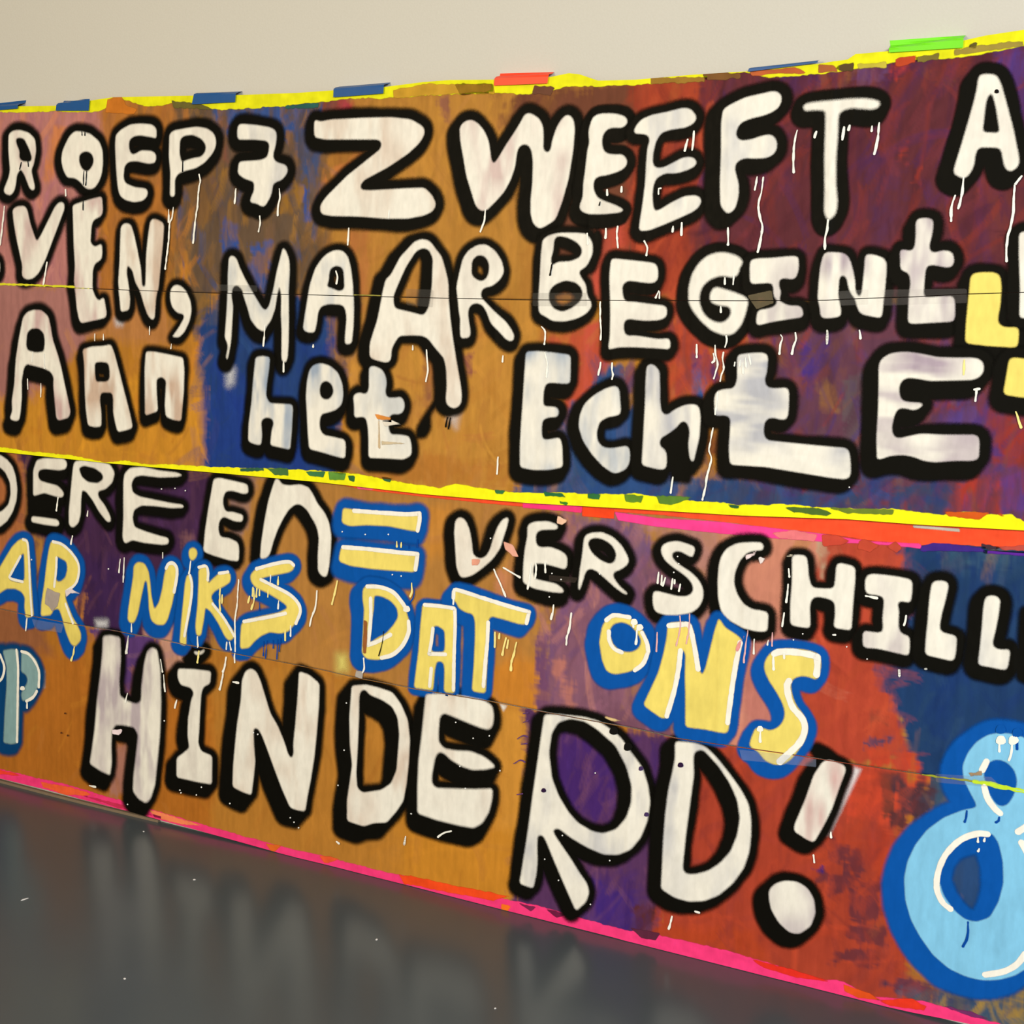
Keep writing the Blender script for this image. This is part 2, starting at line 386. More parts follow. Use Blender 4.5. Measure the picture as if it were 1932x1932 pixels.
region(1, [(1148,685),(1182,680),(1190,900),(1130,900),(1060,800)], (56,84,122), 6, 9)
region(1, [(1176,682),(1200,680),(1198,745),(1180,750)], (120,72,84), 4, 7)
region(1, [(1060,780),(1220,760),(1280,900),(1290,965),(960,945),(1000,880)], (50,80,122), 6, 9)
region(1, [(1250,570),(1320,570),(1420,640),(1380,700),(1300,760),(1240,760)], (176,74,48), 8, 10)
region(1, [(1300,668),(1330,660),(1365,680),(1360,720),(1310,700)], (106,58,92), 4, 8)
region(1, [(1308,700),(1332,695),(1330,760),(1304,755)], (54,88,140), 3, 5)
region(1, [(1400,620),(1520,610),(1480,700),(1420,720)], (160,66,52), 6, 10)
region(1, [(1480,580),(2300,560),(2300,1040),(1290,980),(1450,860),(1450,720)], (106,66,80), 10, 12)
region(1, [(1325,820),(1360,815),(1360,860),(1330,870)], (124,70,42), 10, 6)
for p, c in [([(1505,690),(1535,668),(1534,700),(1512,706)],(76,56,128)),([(1500,700),(1545,695),(1535,714),(1505,712)],(70,52,136)),([(1516,645),(1526,642),(1528,668),(1518,668)],(84,56,124)),
             ([(1540,720),(1580,740),(1590,770),(1560,780)],(146,100,66)),([(1590,720),(1640,700),(1640,860),(1600,860)],(104,86,88)),([(1700,620),(1800,630),(1800,655),(1690,645)],(134,66,66)),
             ([(1755,760),(1790,745),(1850,760),(1850,800),(1780,830),(1750,790)],(98,72,138)),([(1745,745),(1790,735),(1800,770),(1765,775)],(150,62,56)),([(1850,775),(1990,780),(1990,980),(1900,960),(1870,860)],(160,58,48)),
             ([(1885,880),(2000,880),(2000,970),(1880,968)],(98,66,132)),([(1805,915),(1880,900),(1878,970),(1780,965)],(178,62,46)),([(1840,800),(1870,790),(1884,860),(1850,850)],(96,62,120)),([(1385,905),(1800,920),(1780,975),(1290,965),(1300,930)],(58,74,104)),
             ([(1500,905),(1560,915),(1600,960),(1540,950)],(80,56,96)),([(1640,910),(1760,920),(1760,965),(1650,958)],(78,66,96)),([(1300,900),(1380,905),(1380,960),(1290,955)],(52,82,120))]:
    region(1, p, c, 5, 9, .92)
region(1, [(60,740),(380,700),(385,900),(-300,860),(-300,800)], (192,126,36), 14, 10)
strokes(1, 700, 82, 32, op=.35, var=.14, reach=.03)
pstrokes(1, [(1400,600),(1990,560),(1990,980),(1440,960)], [(150,62,50),(92,62,110),(110,64,78),(82,56,120),(134,84,64),(96,58,74)], 420, 72, 30, (.005,.015), (.02,.08), .5)
pstrokes(1, [(20,740),(380,660),(385,890),(0,850)], [(208,138,36),(178,112,40),(196,120,34)], 140, 75, 35, op=.45)
pstrokes(1, R4(390,580,640,890), [(34,56,116),(46,72,104),(42,64,98)], 120, 80, 35, op=.45)
pstrokes(1, R4(660,580,960,930), [(200,142,56),(176,116,44),(186,128,60),(170,104,50)], 150, 70, 45, op=.4)
pstrokes(1, R4(1000,880,1780,970), [(46,76,124),(60,84,110),(74,64,98),(40,66,110)], 170, 60, 40, op=.5)
pstrokes(1, R4(1240,580,1420,760), [(190,80,48),(160,64,50),(146,70,60)], 80, 75, 30)
# strip 2 (DEREEN = VERSCHILL / AR NIKS DAT ONS)
COLS[2][:] = C(176, 122, 56)
region(2, [(-300,820),(45,850),(50,960),(30,1060),(-300,1200)], (168,98,50), 10, 10)
region(2, [(38,850),(420,890),(420,1060),(380,1240),(150,1200),(110,1060),(60,1000)], (70,40,60), 10, 10)
region(2, [(150,1050),(230,1050),(235,1190),(160,1180)], (62,36,66), 14, 10, .8)
region(2, [(136,1120),(160,1118),(152,1185),(132,1180)], (184,112,44), 5, 7)
region(2, [(-300,1060),(60,1080),(60,1200),(-300,1150)], (170,100,48), 10, 8)
region(2, [(340,1010),(365,1010),(360,1060),(338,1060)], (150,100,84), 8, 8, .5)
region(2, [(270,1190),(330,1180),(340,1240),(265,1230)], (190,132,100), 6, 6)
region(2, [(430,890),(500,900),(490,1000),(450,1080),(425,1060)], (150,112,92), 8, 8)
region(2, [(480,900),(1020,950),(1060,1350),(400,1250),(440,1080)], (178,122,56), 8, 7)
region(2, [(430,1060),(520,1090),(520,1220),(430,1200)], (166,110,66), 12, 10, .7)
region(2, [(900,1250),(1030,1240),(1030,1350),(900,1330)], (208,132,44), 14, 8, .9)
region(2, [(800,950),(850,960),(830,1050),(800,1050)], (196,130,52), 10, 8)
region(2, [(935,1080),(985,1090),(970,1150),(925,1130)], (200,130,92), 6, 10, .7)
region(2, [(1030,960),(1090,1000),(1200,1120),(1200,1400),(1020,1345),(1030,1200),(1060,1130)], (138,92,104), 8, 10)
region(2, [(1010,1200),(1036,1190),(1030,1345),(1012,1340)], (120,76,100), 5, 8)
region(2, [(1040,1250),(1070,1240),(1075,1340),(1055,1340)], (198,124,100), 8, 12, .8)
region(2, [(1060,970),(1215,985),(1245,1100),(1230,1180),(1150,1130),(1100,1020)], (128,92,116), 8, 10)
region(2, [(1215,990),(1360,985),(1380,1420),(1290,1400),(1250,1180),(1320,1080)], (186,132,112), 12, 10)
region(2, [(1355,975),(1560,980),(1555,1100),(1520,1430),(1370,1420)], (214,142,112), 8, 8)
region(2, [(1395,1200),(1490,1180),(1480,1380),(1390,1420)], (196,124,106), 12, 8)
region(2, [(1545,1000),(1700,1000),(1742,1070),(1735,1090),(1690,1130),(1690,1300),(1730,1440),(1480,1440),(1500,1330),(1530,1180)], (190,78,54), 5, 9)
region(2, [(1545,990),(1556,1040),(1550,1090),(1536,1040)], (196,176,140), 4, 6, .8)
region(2, [(1690,1030),(1735,1005),(2300,1030),(2300,1560),(1730,1470),(1700,1400),(1680,1330),(1664,1270),(1662,1220),(1730,1110)], (38,68,108), 6, 10)
region(2, [(1750,1250),(1820,1240),(1800,1420),(1760,1400)], (32,62,114), 20, 10, .8)
region(2, [(1770,1030),(1920,1035),(1900,1070),(1780,1070)], (72,104,120), 8, 14, .7)
region(2, [(1632,1338),(1672,1336),(1675,1370),(1634,1370)], (134,72,56), 3, 7, .8)
region(2, [(1640,1400),(1690,1385),(1696,1400),(1632,1412)], (80,72,100), 3, 8, .9)
region(2, [(1640,1415),(1730,1420),(1732,1462),(1640,1446)], (206,78,50), 4, 8)
region(2, [(1190,1060),(1300,1060),(1300,1180),(1260,1230),(1190,1180)], (124,84,98), 8, 8)
region(2, [(1150,1330),(1240,1340),(1290,1400),(1150,1380)], (128,84,96), 8, 8)
strokes(2, 550, 80, 34, op=.3, var=.12, reach=.025)
pstrokes(2, R4(60,870,400,1190), [(84,48,78),(58,34,58),(96,58,66),(70,40,58)], 170, 80, 30)
pstrokes(2, [(1020,980),(1220,980),(1260,1380),(1020,1340)], [(152,100,112),(116,80,114),(190,126,108),(130,84,96)], 170, 75, 30, op=.5)
pstrokes(2, [(1540,1020),(1700,1040),(1700,1430),(1500,1430)], [(200,84,56),(176,70,50),(206,90,56)], 120, 60, 50, op=.4)
pstrokes(2, [(1700,1050),(1990,1040),(1990,1490),(1740,1450)], [(34,62,114),(50,80,110),(38,68,102)], 150, 85, 25, op=.45)
pstrokes(2, R4(480,950,1010,1330), [(188,128,56),(168,112,56),(176,116,70)], 140, 80, 30, op=.28)
# strip 3 (HINDERD!)
COLS[3][:] = C(182, 116, 40)
region(3, [(-300,1100),(60,1150),(100,1240),(-300,1250)], (146,88,48), 12, 8)
region(3, [(-300,1230),(400,1250),(420,1600),(-300,1480)], (172,100,30), 20, 10)
region(3, [(165,1185),(305,1205),(280,1320),(230,1330),(200,1250)], (92,58,96), 5, 8)
region(3, [(300,1205),(360,1215),(340,1270),(290,1260)], (190,136,104), 6, 6)
region(3, [(215,1400),(250,1400),(240,1500),(205,1500)], (170,112,84), 6, 6)
region(3, [(400,1230),(1010,1340),(990,1740),(400,1600)], (184,122,46), 14, 8)
region(3, [(760,1540),(1010,1520),(990,1740),(750,1680)], (206,136,42), 30, 12, .9)
region(3, [(930,1330),(1010,1345),(1000,1600),(940,1560)], (212,146,56), 16, 8, .8)
region(3, [(990,1340),(1285,1395),(1290,1480),(1240,1800),(960,1740),(1000,1500)], (96,58,92), 7, 11)
region(3, [(1045,1380),(1160,1400),(1160,1560),(1040,1520)], (78,44,104), 10, 10)
region(3, [(1090,1640),(1200,1680),(1200,1770),(1080,1740)], (74,46,116), 10, 10)
region(3, [(1198,1710),(1245,1700),(1240,1790),(1194,1780)], (98,48,48), 4, 6)
region(3, [(1260,1385),(1700,1440),(1720,1950),(1240,1810),(1250,1600),(1300,1450)], (178,72,48), 8, 9)
region(3, [(1240,1740),(1420,1760),(1500,1870),(1240,1810)], (186,74,40), 10, 8)
region(3, [(1570,1440),(1760,1465),(1740,1520),(1700,1560),(1600,1540)], (212,80,52), 8, 10)
region(3, [(1660,1460),(1695,1460),(1686,1530),(1668,1545)], (130,66,52), 3, 6)
for p in ([(1572,1592),(1600,1605),(1592,1640),(1556,1630)],[(1600,1612),(1630,1612),(1626,1650),(1596,1650)],[(1535,1640),(1560,1628),(1575,1660),(1545,1668)],[(1570,1650),(1620,1650),(1600,1700),(1565,1690)],[(1600,1670),(1660,1660),(1668,1720),(1610,1740),(1590,1720)],[(1585,1745),(1672,1755),(1672,1792),(1590,1770)],[(1572,1796),(1656,1788),(1654,1824),(1574,1818)],[(1650,1658),(1664,1660),(1670,1690),(1640,1690)]):
    region(3, p, (112,56,62), 3, 9, .9)
region(3, [(1532,1640),(1556,1630),(1556,1648),(1540,1650)], (74,44,112), 3, 6)
region(3, [(1690,1470),(1800,1475),(1790,1520),(1700,1560)], (84,58,66), 6, 12)
region(3, [(1680,1535),(1720,1545),(1700,1565),(1682,1560)], (100,56,56), 3, 8)
region(3, [(1668,1858),(1720,1842),(1770,1860),(1800,1890),(1700,1880)], (96,62,80), 5, 10)
region(3, [(1760,1470),(2300,1530),(2300,2100),(1800,1925),(1760,1880),(1700,1880),(1780,1860)], (70,92,112), 10, 12)
region(3, [(1885,1880),(2300,1900),(2300,2100),(1880,1940)], (170,136,66), 8, 14)
region(3, [(1780,1590),(1900,1590),(1880,1720),(1790,1720)], (50,84,128), 12, 10)
region(3, [(1640,1560),(1700,1580),(1680,1660),(1630,1620)], (186,70,46), 8, 10)
strokes(3, 500, 70, 45, op=.3, var=.12, reach=.025)
pstrokes(3, [(1010,1350),(1260,1400),(1240,1780),(980,1730)], [(78,46,108),(110,66,92),(90,54,90),(128,80,100)], 170, 80, 20, op=.5)
pstrokes(3, [(1270,1400),(1720,1450),(1720,1900),(1250,1800)], [(196,76,46),(166,66,50),(206,82,48),(150,62,52)], 200, 60, 50, op=.4)
pstrokes(3, R4(0,1230,980,1680), [(190,122,38),(166,100,34),(178,112,48)], 260, 75, 35, op=.35)
pstrokes(3, [(1740,1860),(1990,1900),(1990,2000),(1780,1930)], [(70,92,112),(176,142,66),(56,70,110),(120,110,80)], 60, 60, 40, op=.6)
for s in range(4):
    P = flat(s)
    st = 1 + .10 * fbm(P[:, 0] * 90 + 5, P[:, 1] * 7, 2) + .08 * fbm(P[:, 0] * 9, P[:, 1] * 9 + 40, 3)
    COLS[s] = np.clip((COLS[s] * .92) ** 1.06 * st.reshape(GX[s].shape)[..., None], .003, .96)

# ------------------------------------------------------------------ the two banners
def banner(x, z0, label):
    o = bpy.data.objects.new('painted_banner', None); COL.objects.link(o)
    o.empty_display_size = .2; o.location = (x, WALL_D - .01, z0)
    o['label'] = label; o['category'] = 'banner'; o['group'] = 'painted cardboard banners on the wall'
    return o
MIDX = (X0 + X1) / 2
UP = banner(MIDX, float(MID.min()), 'upper painted cardboard banner with white letters, taped to the cream wall')
LO = banner(MIDX, float(BOT.min()), 'lower painted cardboard banner with white, yellow and blue letters, standing on the floor')
BAN = [UP, UP, LO, LO]
def local(V, s): return np.asarray(V, float) - np.array(BAN[s].location)
IDX = [np.arange(g.size).reshape(g.shape) for g in GX]
for s in range(4):
    H, Wd = GX[s].shape
    V = np.stack([GX[s].ravel(), GY[s].ravel(), GZ[s].ravel()], -1)
    I = IDX[s]
    Fq = np.stack([I[:-1, :-1], I[1:, :-1], I[1:, 1:], I[:-1, 1:]], -1).reshape(-1, 4)
    # cut edges of the board, 4 mm thick
    extra = []; ex_col = []; off = len(V)
    for row in (0, H - 1):
        e = V[I[row]] + np.array([0, .004, 0]); extra.append(e); ex_col.append(np.tile(C(120, 96, 66), (Wd, 1)))
        a = I[row]; b = off + np.arange(Wd); off += Wd
        q = np.stack([a[:-1], a[1:], b[1:], b[:-1]], -1)
        Fq = np.concatenate([Fq, q if row == 0 else q[:, ::-1]])
    V = np.concatenate([V] + extra); c = np.concatenate([COLS[s].reshape(-1, 3)] + ex_col)
    link('sheet', fast_mesh('sheet', local(V, s), Fq, dict(col=c)), MAT_SHEET, BAN[s])

def layer(name, strips, fn, col, soft, lift, parent, mat=MAT_PAINT, bbox=None, cover=1.0, cut=None):
    """a film of paint or tape that lies on the sheets: fn gives the signed distance to its outline"""
    VV, FF, CC, EE = [], [], [], []; off = 0
    for s in strips:
        i0 = max(0, int((bbox[0] - X0) / STEP)); i1 = min(len(U), int((bbox[1] - X0) / STEP) + 2)
        zc = GZ[s][:, i0:i1]
        rows = np.where((zc.max(1) > bbox[2]) & (zc.min(1) < bbox[3]))[0]
        if i1 - i0 < 2 or len(rows) < 2: continue
        r0, r1 = rows[0], rows[-1] + 1
        x = GX[s][r0:r1, i0:i1]; z = GZ[s][r0:r1, i0:i1]; y = GY[s][r0:r1, i0:i1] - lift
        P = np.stack([x.ravel(), z.ravel()], -1)
        d = fn(P)
        e = np.clip(d / soft, -3, 4)
        keep = e < 1.5
        if cut is not None: keep &= cut(P) > -.012
        k2 = keep.reshape(x.shape)
        if not k2.any(): continue
        I = np.arange(x.size).reshape(x.shape)
        cell = (k2[:-1, :-1] | k2[1:, :-1] | k2[1:, 1:] | k2[:-1, 1:])
        if cut is not None: pass
        Fq = np.stack([I[:-1, :-1], I[1:, :-1], I[1:, 1:], I[:-1, 1:]], -1)[cell]
        if not len(Fq): continue
        used, inv = np.unique(Fq, return_inverse=True)
        VV.append(local(np.stack([x.ravel(), y.ravel(), z.ravel()], -1)[used], s)); FF.append(inv.reshape(-1, 4) + off); off += len(used)
        EE.append(e[used]); CC.append(col(P[used]) if callable(col) else np.tile(col, (len(used), 1)))
    if not VV: return None
    n = sum(map(len, VV)); ee = np.concatenate(EE)
    me = fast_mesh(name, np.concatenate(VV), np.concatenate(FF), dict(col=np.concatenate(CC), edge=ee, cover=np.full(n, cover)))
    return link(name, me, mat, parent)
def bb(p, m): return (p[:, 0].min() - m, p[:, 0].max() + m, p[:, 1].min() - m, p[:, 1].max() + m)
def strips_of(row): return {1: [0, 1], 2: [2, 3]}[row]

def spline(p, step=.006):
    P = np.asarray(p, float)
    if len(P) > 2:
        Q = []
        E = np.concatenate([[2 * P[0] - P[1]], P, [2 * P[-1] - P[-2]]])
        for i in range(1, len(E) - 2):
            for t in np.linspace(0, 1, 7)[:-1]:
                a, b, c, d = E[i - 1:i + 3]
                Q.append(.5 * (2 * b + (c - a) * t + (2 * a - 5 * b + 4 * c - d) * t * t + (3 * b - a - 3 * c + d) * t ** 3))
        Q.append(P[-1]); P = np.array(Q)
    L_ = np.concatenate([[0], np.cumsum(np.linalg.norm(np.diff(P, axis=0), axis=1))])
    n = max(3, int(L_[-1] / step) + 1); t = np.linspace(0, L_[-1], n)
    return np.stack([np.interp(t, L_, P[:, 0]), np.interp(t, L_, P[:, 1])], -1)
def ribbon(name, pts, half, col, lift, parent, soft=.0012, taper=0.0, wob=0.0, mat=None, cover=1.0):
    """a hand drawn line of paint following the sheet; half may be a number or one per point"""
    P = spline(pts); n = len(P)
    t = np.gradient(P, axis=0); t /= np.linalg.norm(t, axis=1)[:, None] + 1e-9
    nr = np.stack([-t[:, 1], t[:, 0]], -1)
    h = np.interp(np.linspace(0, 1, n), np.linspace(0, 1, len(np.atleast_1d(half))), np.atleast_1d(half)).astype(float)
    if wob:
        h = h * (1 + wob * (vnoise(np.arange(n) * .7 + P[0, 0] * 50, np.zeros(n)) - .5) * 2)
        P = P + nr * (wob * .004 * (vnoise(np.arange(n) * .45 + P[0, 0] * 90, np.ones(n)) - .5))[:, None]
    rows = []; hh = []
    for k, f in ((1.0, .15), (.72, .7), (.35, .94)): rows.append(P[0] - t[0] * h[0] * k); hh.append(h[0] * f)
    for i in range(n): rows.append(P[i]); hh.append(h[i])
    for k, f in ((.35, .94), (.72, .7), (1.0, .15)): rows.append(P[-1] + t[-1] * h[-1] * k); hh.append(h[-1] * f)
    rows = np.array(rows); hh = np.array(hh)
    nn = np.concatenate([np.repeat(nr[:1], 3, 0), nr, np.repeat(nr[-1:], 3, 0)])
    offs = np.stack([-(hh + soft), -np.maximum(hh - soft, 0), np.maximum(hh - soft, 0), hh + soft], -1)
    Q = rows[:, None, :] + nn[:, None, :] * offs[..., None]
    Q = Q.reshape(-1, 2)
    y = surf_y(Q[:, 0], Q[:, 1]) - lift
    sp = 0 if parent_banner(parent) is UP else 2
    V = local(np.stack([Q[:, 0], y, Q[:, 1]], -1), sp)
    m = len(rows); I = np.arange(m * 4).reshape(m, 4)
    Fq = np.stack([I[:-1, :-1], I[:-1, 1:], I[1:, 1:], I[1:, :-1]], -1).reshape(-1, 4)
    e = np.tile([1.6, -1.2, -1.2, 1.6], m)
    me = fast_mesh(name, V, Fq, dict(col=np.tile(col, (m * 4, 1)), edge=e, cover=np.full(m * 4, cover)))
    return link(name, me, mat or MAT_PAINT, parent)
def parent_banner(o):
    while o.parent: o = o.parent
    return o

BLACK = np.array([.0042, .004, .003]); WHITE = np.array([.87, .86, .83]); YEL = np.array([.89, .75, .19]); BLUE = np.array([.003, .092, .45]); HL = np.array([.93, .925, .90])
LBLUE = C(136, 204, 236, 1800); CYAN = np.array([.25, .42, .47]); NAVY = np.array([.003, .055, .20])
def fill_col(base, tint, amt, seed, vert=True):
    def f(P):
        a, b = (26, 7) if vert else (7, 26)
        n = fbm(P[:, 0] * a + seed, P[:, 1] * b + seed * 3, 3) * .5 + .5
        n2 = fbm(P[:, 0] * 9 + seed * 2, P[:, 1] * 9, 2) * .5 + .5
        m = (np.clip((n - .36) * 3.2, 0, 1) * np.clip((n2 - .22) * 2.2, 0, 1) * min(1, amt * 1.6))[:, None]
        g = fbm(P[:, 0] * 34 + seed * 5, P[:, 1] * 34 + seed, 3)
        q = vnoise(P[:, 0] * (95 if vert else 14) + seed, P[:, 1] * (14 if vert else 95)) - .5
        k = (1 - .05 * np.clip(g, 0, 1) - .10 * np.clip(q, -.1, .5))[:, None]
        return (base * (1 - m) + tint * m) * k
    return f
SEED = [0]
TINT = dict(pink=C(196, 160, 146), grey=C(178, 174, 168), blue=C(150, 160, 166), mauve=C(170, 150, 150), brown=C(200, 170, 140), warm=C(206, 192, 170), red=C(186, 120, 112))
def letter(row, ch, cr, b, sh, fills, holes=(), extra=(), fill=WHITE, line=BLACK, tint='warm', amt=.55, soft=2.6, osoft=6.5, hl=(), hlw=13, vert=True, desc=None, hlc=HL, solid=False):
    SEED[0] += 1; sd = SEED[0] * 3.7
    par = UP if row == 1 else LO
    F = [rounded(wpts(p, cr)) for p in fills]; Hs = [rounded(wpts(p, cr)) for p in holes]
    Ex = [rounded(wpts(p, cr)) for p in extra]
    if solid: Ex = Ex + Hs
    allp = np.concatenate(F + Ex); cx = crop(CR[cr], [fills[0][0]])[0] if fills else crop(CR[cr], [extra[0][0]])[0]
    m = mpp(cx[0], cx[1])
    if line is BLACK: b = b * 1.12 + 2.2
    else: b = b * 1.1 + .6; sh = (sh[0] * 1.2, sh[1] * 1.3)
    bm = b * m; sx, sz = sh[0] * m, -sh[1] * m; so = osoft * m; sf = soft * m
    def white(P):
        d = np.full(len(P), 1e3)
        for p in F: d = np.minimum(d, poly_sdf(P, p))
        for p in Hs: d = np.maximum(d, -poly_sdf(P, p))
        return d
    def black(P):
        d = np.full(len(P), 1e3)
        for t in (0, .25, .5, .75, 1.0):
            d = np.minimum(d, white(P - np.array([sx * t, sz * t])) - bm)
        for p in Ex: d = np.minimum(d, poly_sdf(P, p))
        return d + .0040 * fbm(P[:, 0] * 13 + sd, P[:, 1] * 13, 2)
    mg = bm + abs(sx) + abs(sz) + so * 2 + .01
    lname = 'black' if line is BLACK else 'blue'
    fname = 'yellow' if fill is YEL else 'light blue' if (fill is LBLUE or fill is CYAN) else 'white'
    lift = (.0010 if line is BLACK else .0019) + (SEED[0] % 12) * .00006
    o = layer('letter', strips_of(row), black, line, so, lift, par, bbox=bb(allp, mg), cut=white)
    if o is None: return None
    if 'equals' in ch or 'mark' in ch or 'comma' in ch or 'dot' in ch or 'number' in ch or 'partial' in ch:
        o['label'] = f'{fname} painted {ch} outlined in {lname}'
    else:
        o['label'] = f'{fname} painted letter {ch} outlined in {lname}' + (f', {desc}' if desc else '')
    if fills:
        layer('letter_fill', strips_of(row), white, fill_col(fill, TINT[tint] if fill is WHITE else fill * .80, amt, sd, vert), sf, .0030, o, bbox=bb(np.concatenate(F), sf * 2 + .01))
    for q in hl:
        ribbon('highlight', wpts(q, cr), hlw * K * m, hlc, .0040, o, soft=.0018, wob=.10)
    return o
# ------------------------------------------------------------------ row 1
letter(1,'R','A1',11,(-6,4),[[(100,500),(140,470),(200,465),(280,490),(335,545),(345,650),(325,770),(300,830),(320,920),(335,980),(325,1015),(290,1000),(240,870),(205,815),(170,870),(160,960),(145,1020),(110,1060),(60,1040),(50,1010),(70,960),(95,900),(110,830),(95,650),(95,540)]],
 [[(160,540),(200,530),(240,545),(290,650),(310,720),(295,755),(220,750),(190,720),(195,660),(165,590)]],tint='pink',solid=True,desc='in front of OEP 7')
letter(1,'O','A1',12,(-6,2),[[(700,475),(770,480),(840,500),(920,570),(950,650),(955,760),(945,860),(920,930),(880,990),(830,1005),(790,985),(745,930),(700,900),(630,895),(595,830),(575,740),(585,660),(610,600),(650,520)]],
 [[(735,720),(745,680),(790,655),(840,665),(870,710),(870,770),(835,830),(800,845),(765,820),(740,770)]],tint='pink',solid=True,desc='between R and E')
letter(1,'E','A1',12,(-3,8),[[(1200,415),(1290,405),(1400,415),(1440,450),(1440,540),(1410,530),(1290,510),(1230,520),(1190,560),(1190,640),(1215,690),(1255,680),(1300,650),(1400,655),(1440,690),(1430,760),(1370,770),(1260,745),(1190,750),(1150,790),(1140,900),(1160,950),(1240,985),(1330,995),(1360,1010),(1360,1060),(1320,1105),(1240,1120),(1160,1100),(1110,1060),(1090,980),(1075,800),(1065,600),(1070,510),(1120,460)]],desc='between O and P')
letter(1,'P','A1',14,(-3,8),[[(1560,500),(1600,470),(1700,450),(1810,435),(1900,450),(1960,490),(1985,550),(1980,620),(1950,680),(1880,760),(1800,810),(1700,835),(1640,860),(1610,910),(1610,1070),(1565,1070),(1570,850),(1555,700)]],
 [[(1655,550),(1690,515),(1770,505),(1850,540),(1895,600),(1890,660),(1850,710),(1780,720),(1700,745),(1670,760),(1650,680)]],desc='before the 7')
letter(1,'number 7 with a cross bar','A2',15,(-5,6),[[(255,415),(300,410),(420,420),(540,440),(590,465),(605,510),(595,600),(570,690),(580,740),(620,765),(680,780),(705,810),(700,860),(650,920),(600,935),(570,960),(560,1040),(540,1090),(500,1155),(470,1160),(420,1130),(365,1125),(370,1080),(400,1020),(400,940),(370,925),(310,905),(250,860),(260,760),(290,750),(450,740),(510,720),(530,680),(540,590),(510,560),(400,550),(250,550),(245,480)]],tint='grey')
letter(1,'Z','A2',15,(-3,6),[[(950,370),(1000,390),(1100,370),(1400,355),(1650,350),(1830,370),(1932,430),(1955,470),(1945,520),(1900,590),(1800,680),(1620,800),(1400,920),(1365,970),(1375,1010),(1450,1015),(1800,995),(1950,990),(2020,1060),(2058,1140),(2030,1200),(1950,1240),(1800,1270),(1600,1270),(1350,1250),(1100,1245),(1020,1230),(1000,1190),(1010,1140),(1060,1070),(1250,880),(1550,640),(1565,580),(1530,550),(1350,550),(1050,550),(950,530),(945,450)]],tint='brown',amt=.4)
letter(1,'W','A3',15,(-10,10),[[(340,440),(380,390),(440,370),(500,400),(560,470),(600,560),(615,650),(625,740),(650,775),(690,720),(760,600),(840,480),(900,380),(930,320),(980,310),(1060,360),(1095,430),(1100,540),(1095,640),(1130,675),(1165,650),(1180,560),(1220,440),(1270,360),(1320,320),(1370,360),(1385,450),(1370,640),(1330,900),(1270,1120),(1210,1280),(1150,1320),(1070,1365),(1010,1320),(985,1230),(985,1100),(1000,950),(1005,750),(990,640),(950,590),(890,600),(860,650),(840,800),(800,920),(740,1030),(660,1120),(580,1200),(520,1195),(480,1140),(450,1040),(400,880),(370,700),(345,550)]],tint='pink',amt=.45)
letter(1,'E','A3',14,(-6,10),[[(1560,340),(1620,315),(1750,315),(1840,340),(1865,380),(1850,420),(1810,445),(1720,440),(1660,470),(1630,540),(1635,630),(1670,680),(1760,690),(1820,685),(1865,740),(1850,800),(1790,840),(1680,875),(1600,885),(1560,920),(1555,1000),(1590,1080),(1650,1110),(1760,1150),(1835,1190),(1800,1215),(1650,1230),(1510,1230),(1440,1200),(1430,1150),(1460,1080),(1465,950),(1485,800),(1500,650),(1520,580),(1510,480),(1530,400)]],desc='next to W',amt=.3,osoft=4.5)
letter(1,'E','A4',13,(-3,6),[[(-10,735),(0,680),(60,610),(150,570),(300,540),(430,505),(500,510),(545,560),(560,600),(530,650),(450,685),(330,700),(240,730),(190,810),(165,920),(160,1010),(190,1055),(260,1050),(340,1010),(430,960),(510,950),(560,980),(555,1030),(480,1070),(380,1100),(270,1100),(190,1150),(165,1230),(160,1330),(175,1440),(220,1440),(330,1370),(450,1310),(560,1300),(610,1335),(590,1400),(530,1450),(400,1510),(260,1570),(130,1620),(40,1625),(45,1560),(70,1400),(95,1200),(105,1000),(115,870),(140,790),(110,745),(40,740)]],desc='next to F',amt=.35,tint='grey')
letter(1,'F','A4',17,(-13,12),[[(800,520),(880,470),(1000,410),(1130,380),(1260,350),(1310,365),(1335,410),(1320,480),(1270,530),(1180,570),(1050,600),(960,640),(920,710),(920,770),(960,805),(1050,795),(1150,760),(1230,745),(1280,780),(1295,850),(1270,920),(1200,960),(1100,965),(1000,960),(930,990),(905,1050),(920,1110),(945,1200),(945,1300),(915,1420),(860,1470),(820,1450),(780,1390),(775,1200),(785,900),(785,650)]],tint='grey',amt=.4)
letter(1,'T','A5',17,(-5,12),[[(-70,725),(-40,705),(60,690),(190,680),(330,665),(480,660),(590,675),(630,700),(610,740),(560,760),(480,755),(360,745),(280,770),(245,810),(240,1000),(225,1200),(225,1450),(240,1600),(230,1700),(180,1760),(150,1765),(120,1700),(125,1500),(120,1200),(130,900),(130,780),(100,765),(0,765),(-50,775),(-70,755)]],amt=.15,soft=4.0,osoft=5,desc='thin, after F')
letter(1,'A','A5',17,(-13,15),[[(1520,470),(1550,440),(1640,440),(1690,455),(1730,540),(1780,720),(1840,950),(1890,1200),(1890,1260),(1850,1310),(1800,1325),(1760,1290),(1740,1200),(1730,1130),(1690,1105),(1520,1105),(1490,1170),(1480,1270),(1440,1350),(1390,1390),(1340,1370),(1290,1340),(1310,1260),(1360,1100),(1420,900),(1480,690),(1510,560)]],
 [[(1590,680),(1620,620),(1650,620),(1680,740),(1705,900),(1715,975),(1555,970),(1570,850)]],amt=.2,soft=3,osoft=5,solid=True,desc='below the green tape')
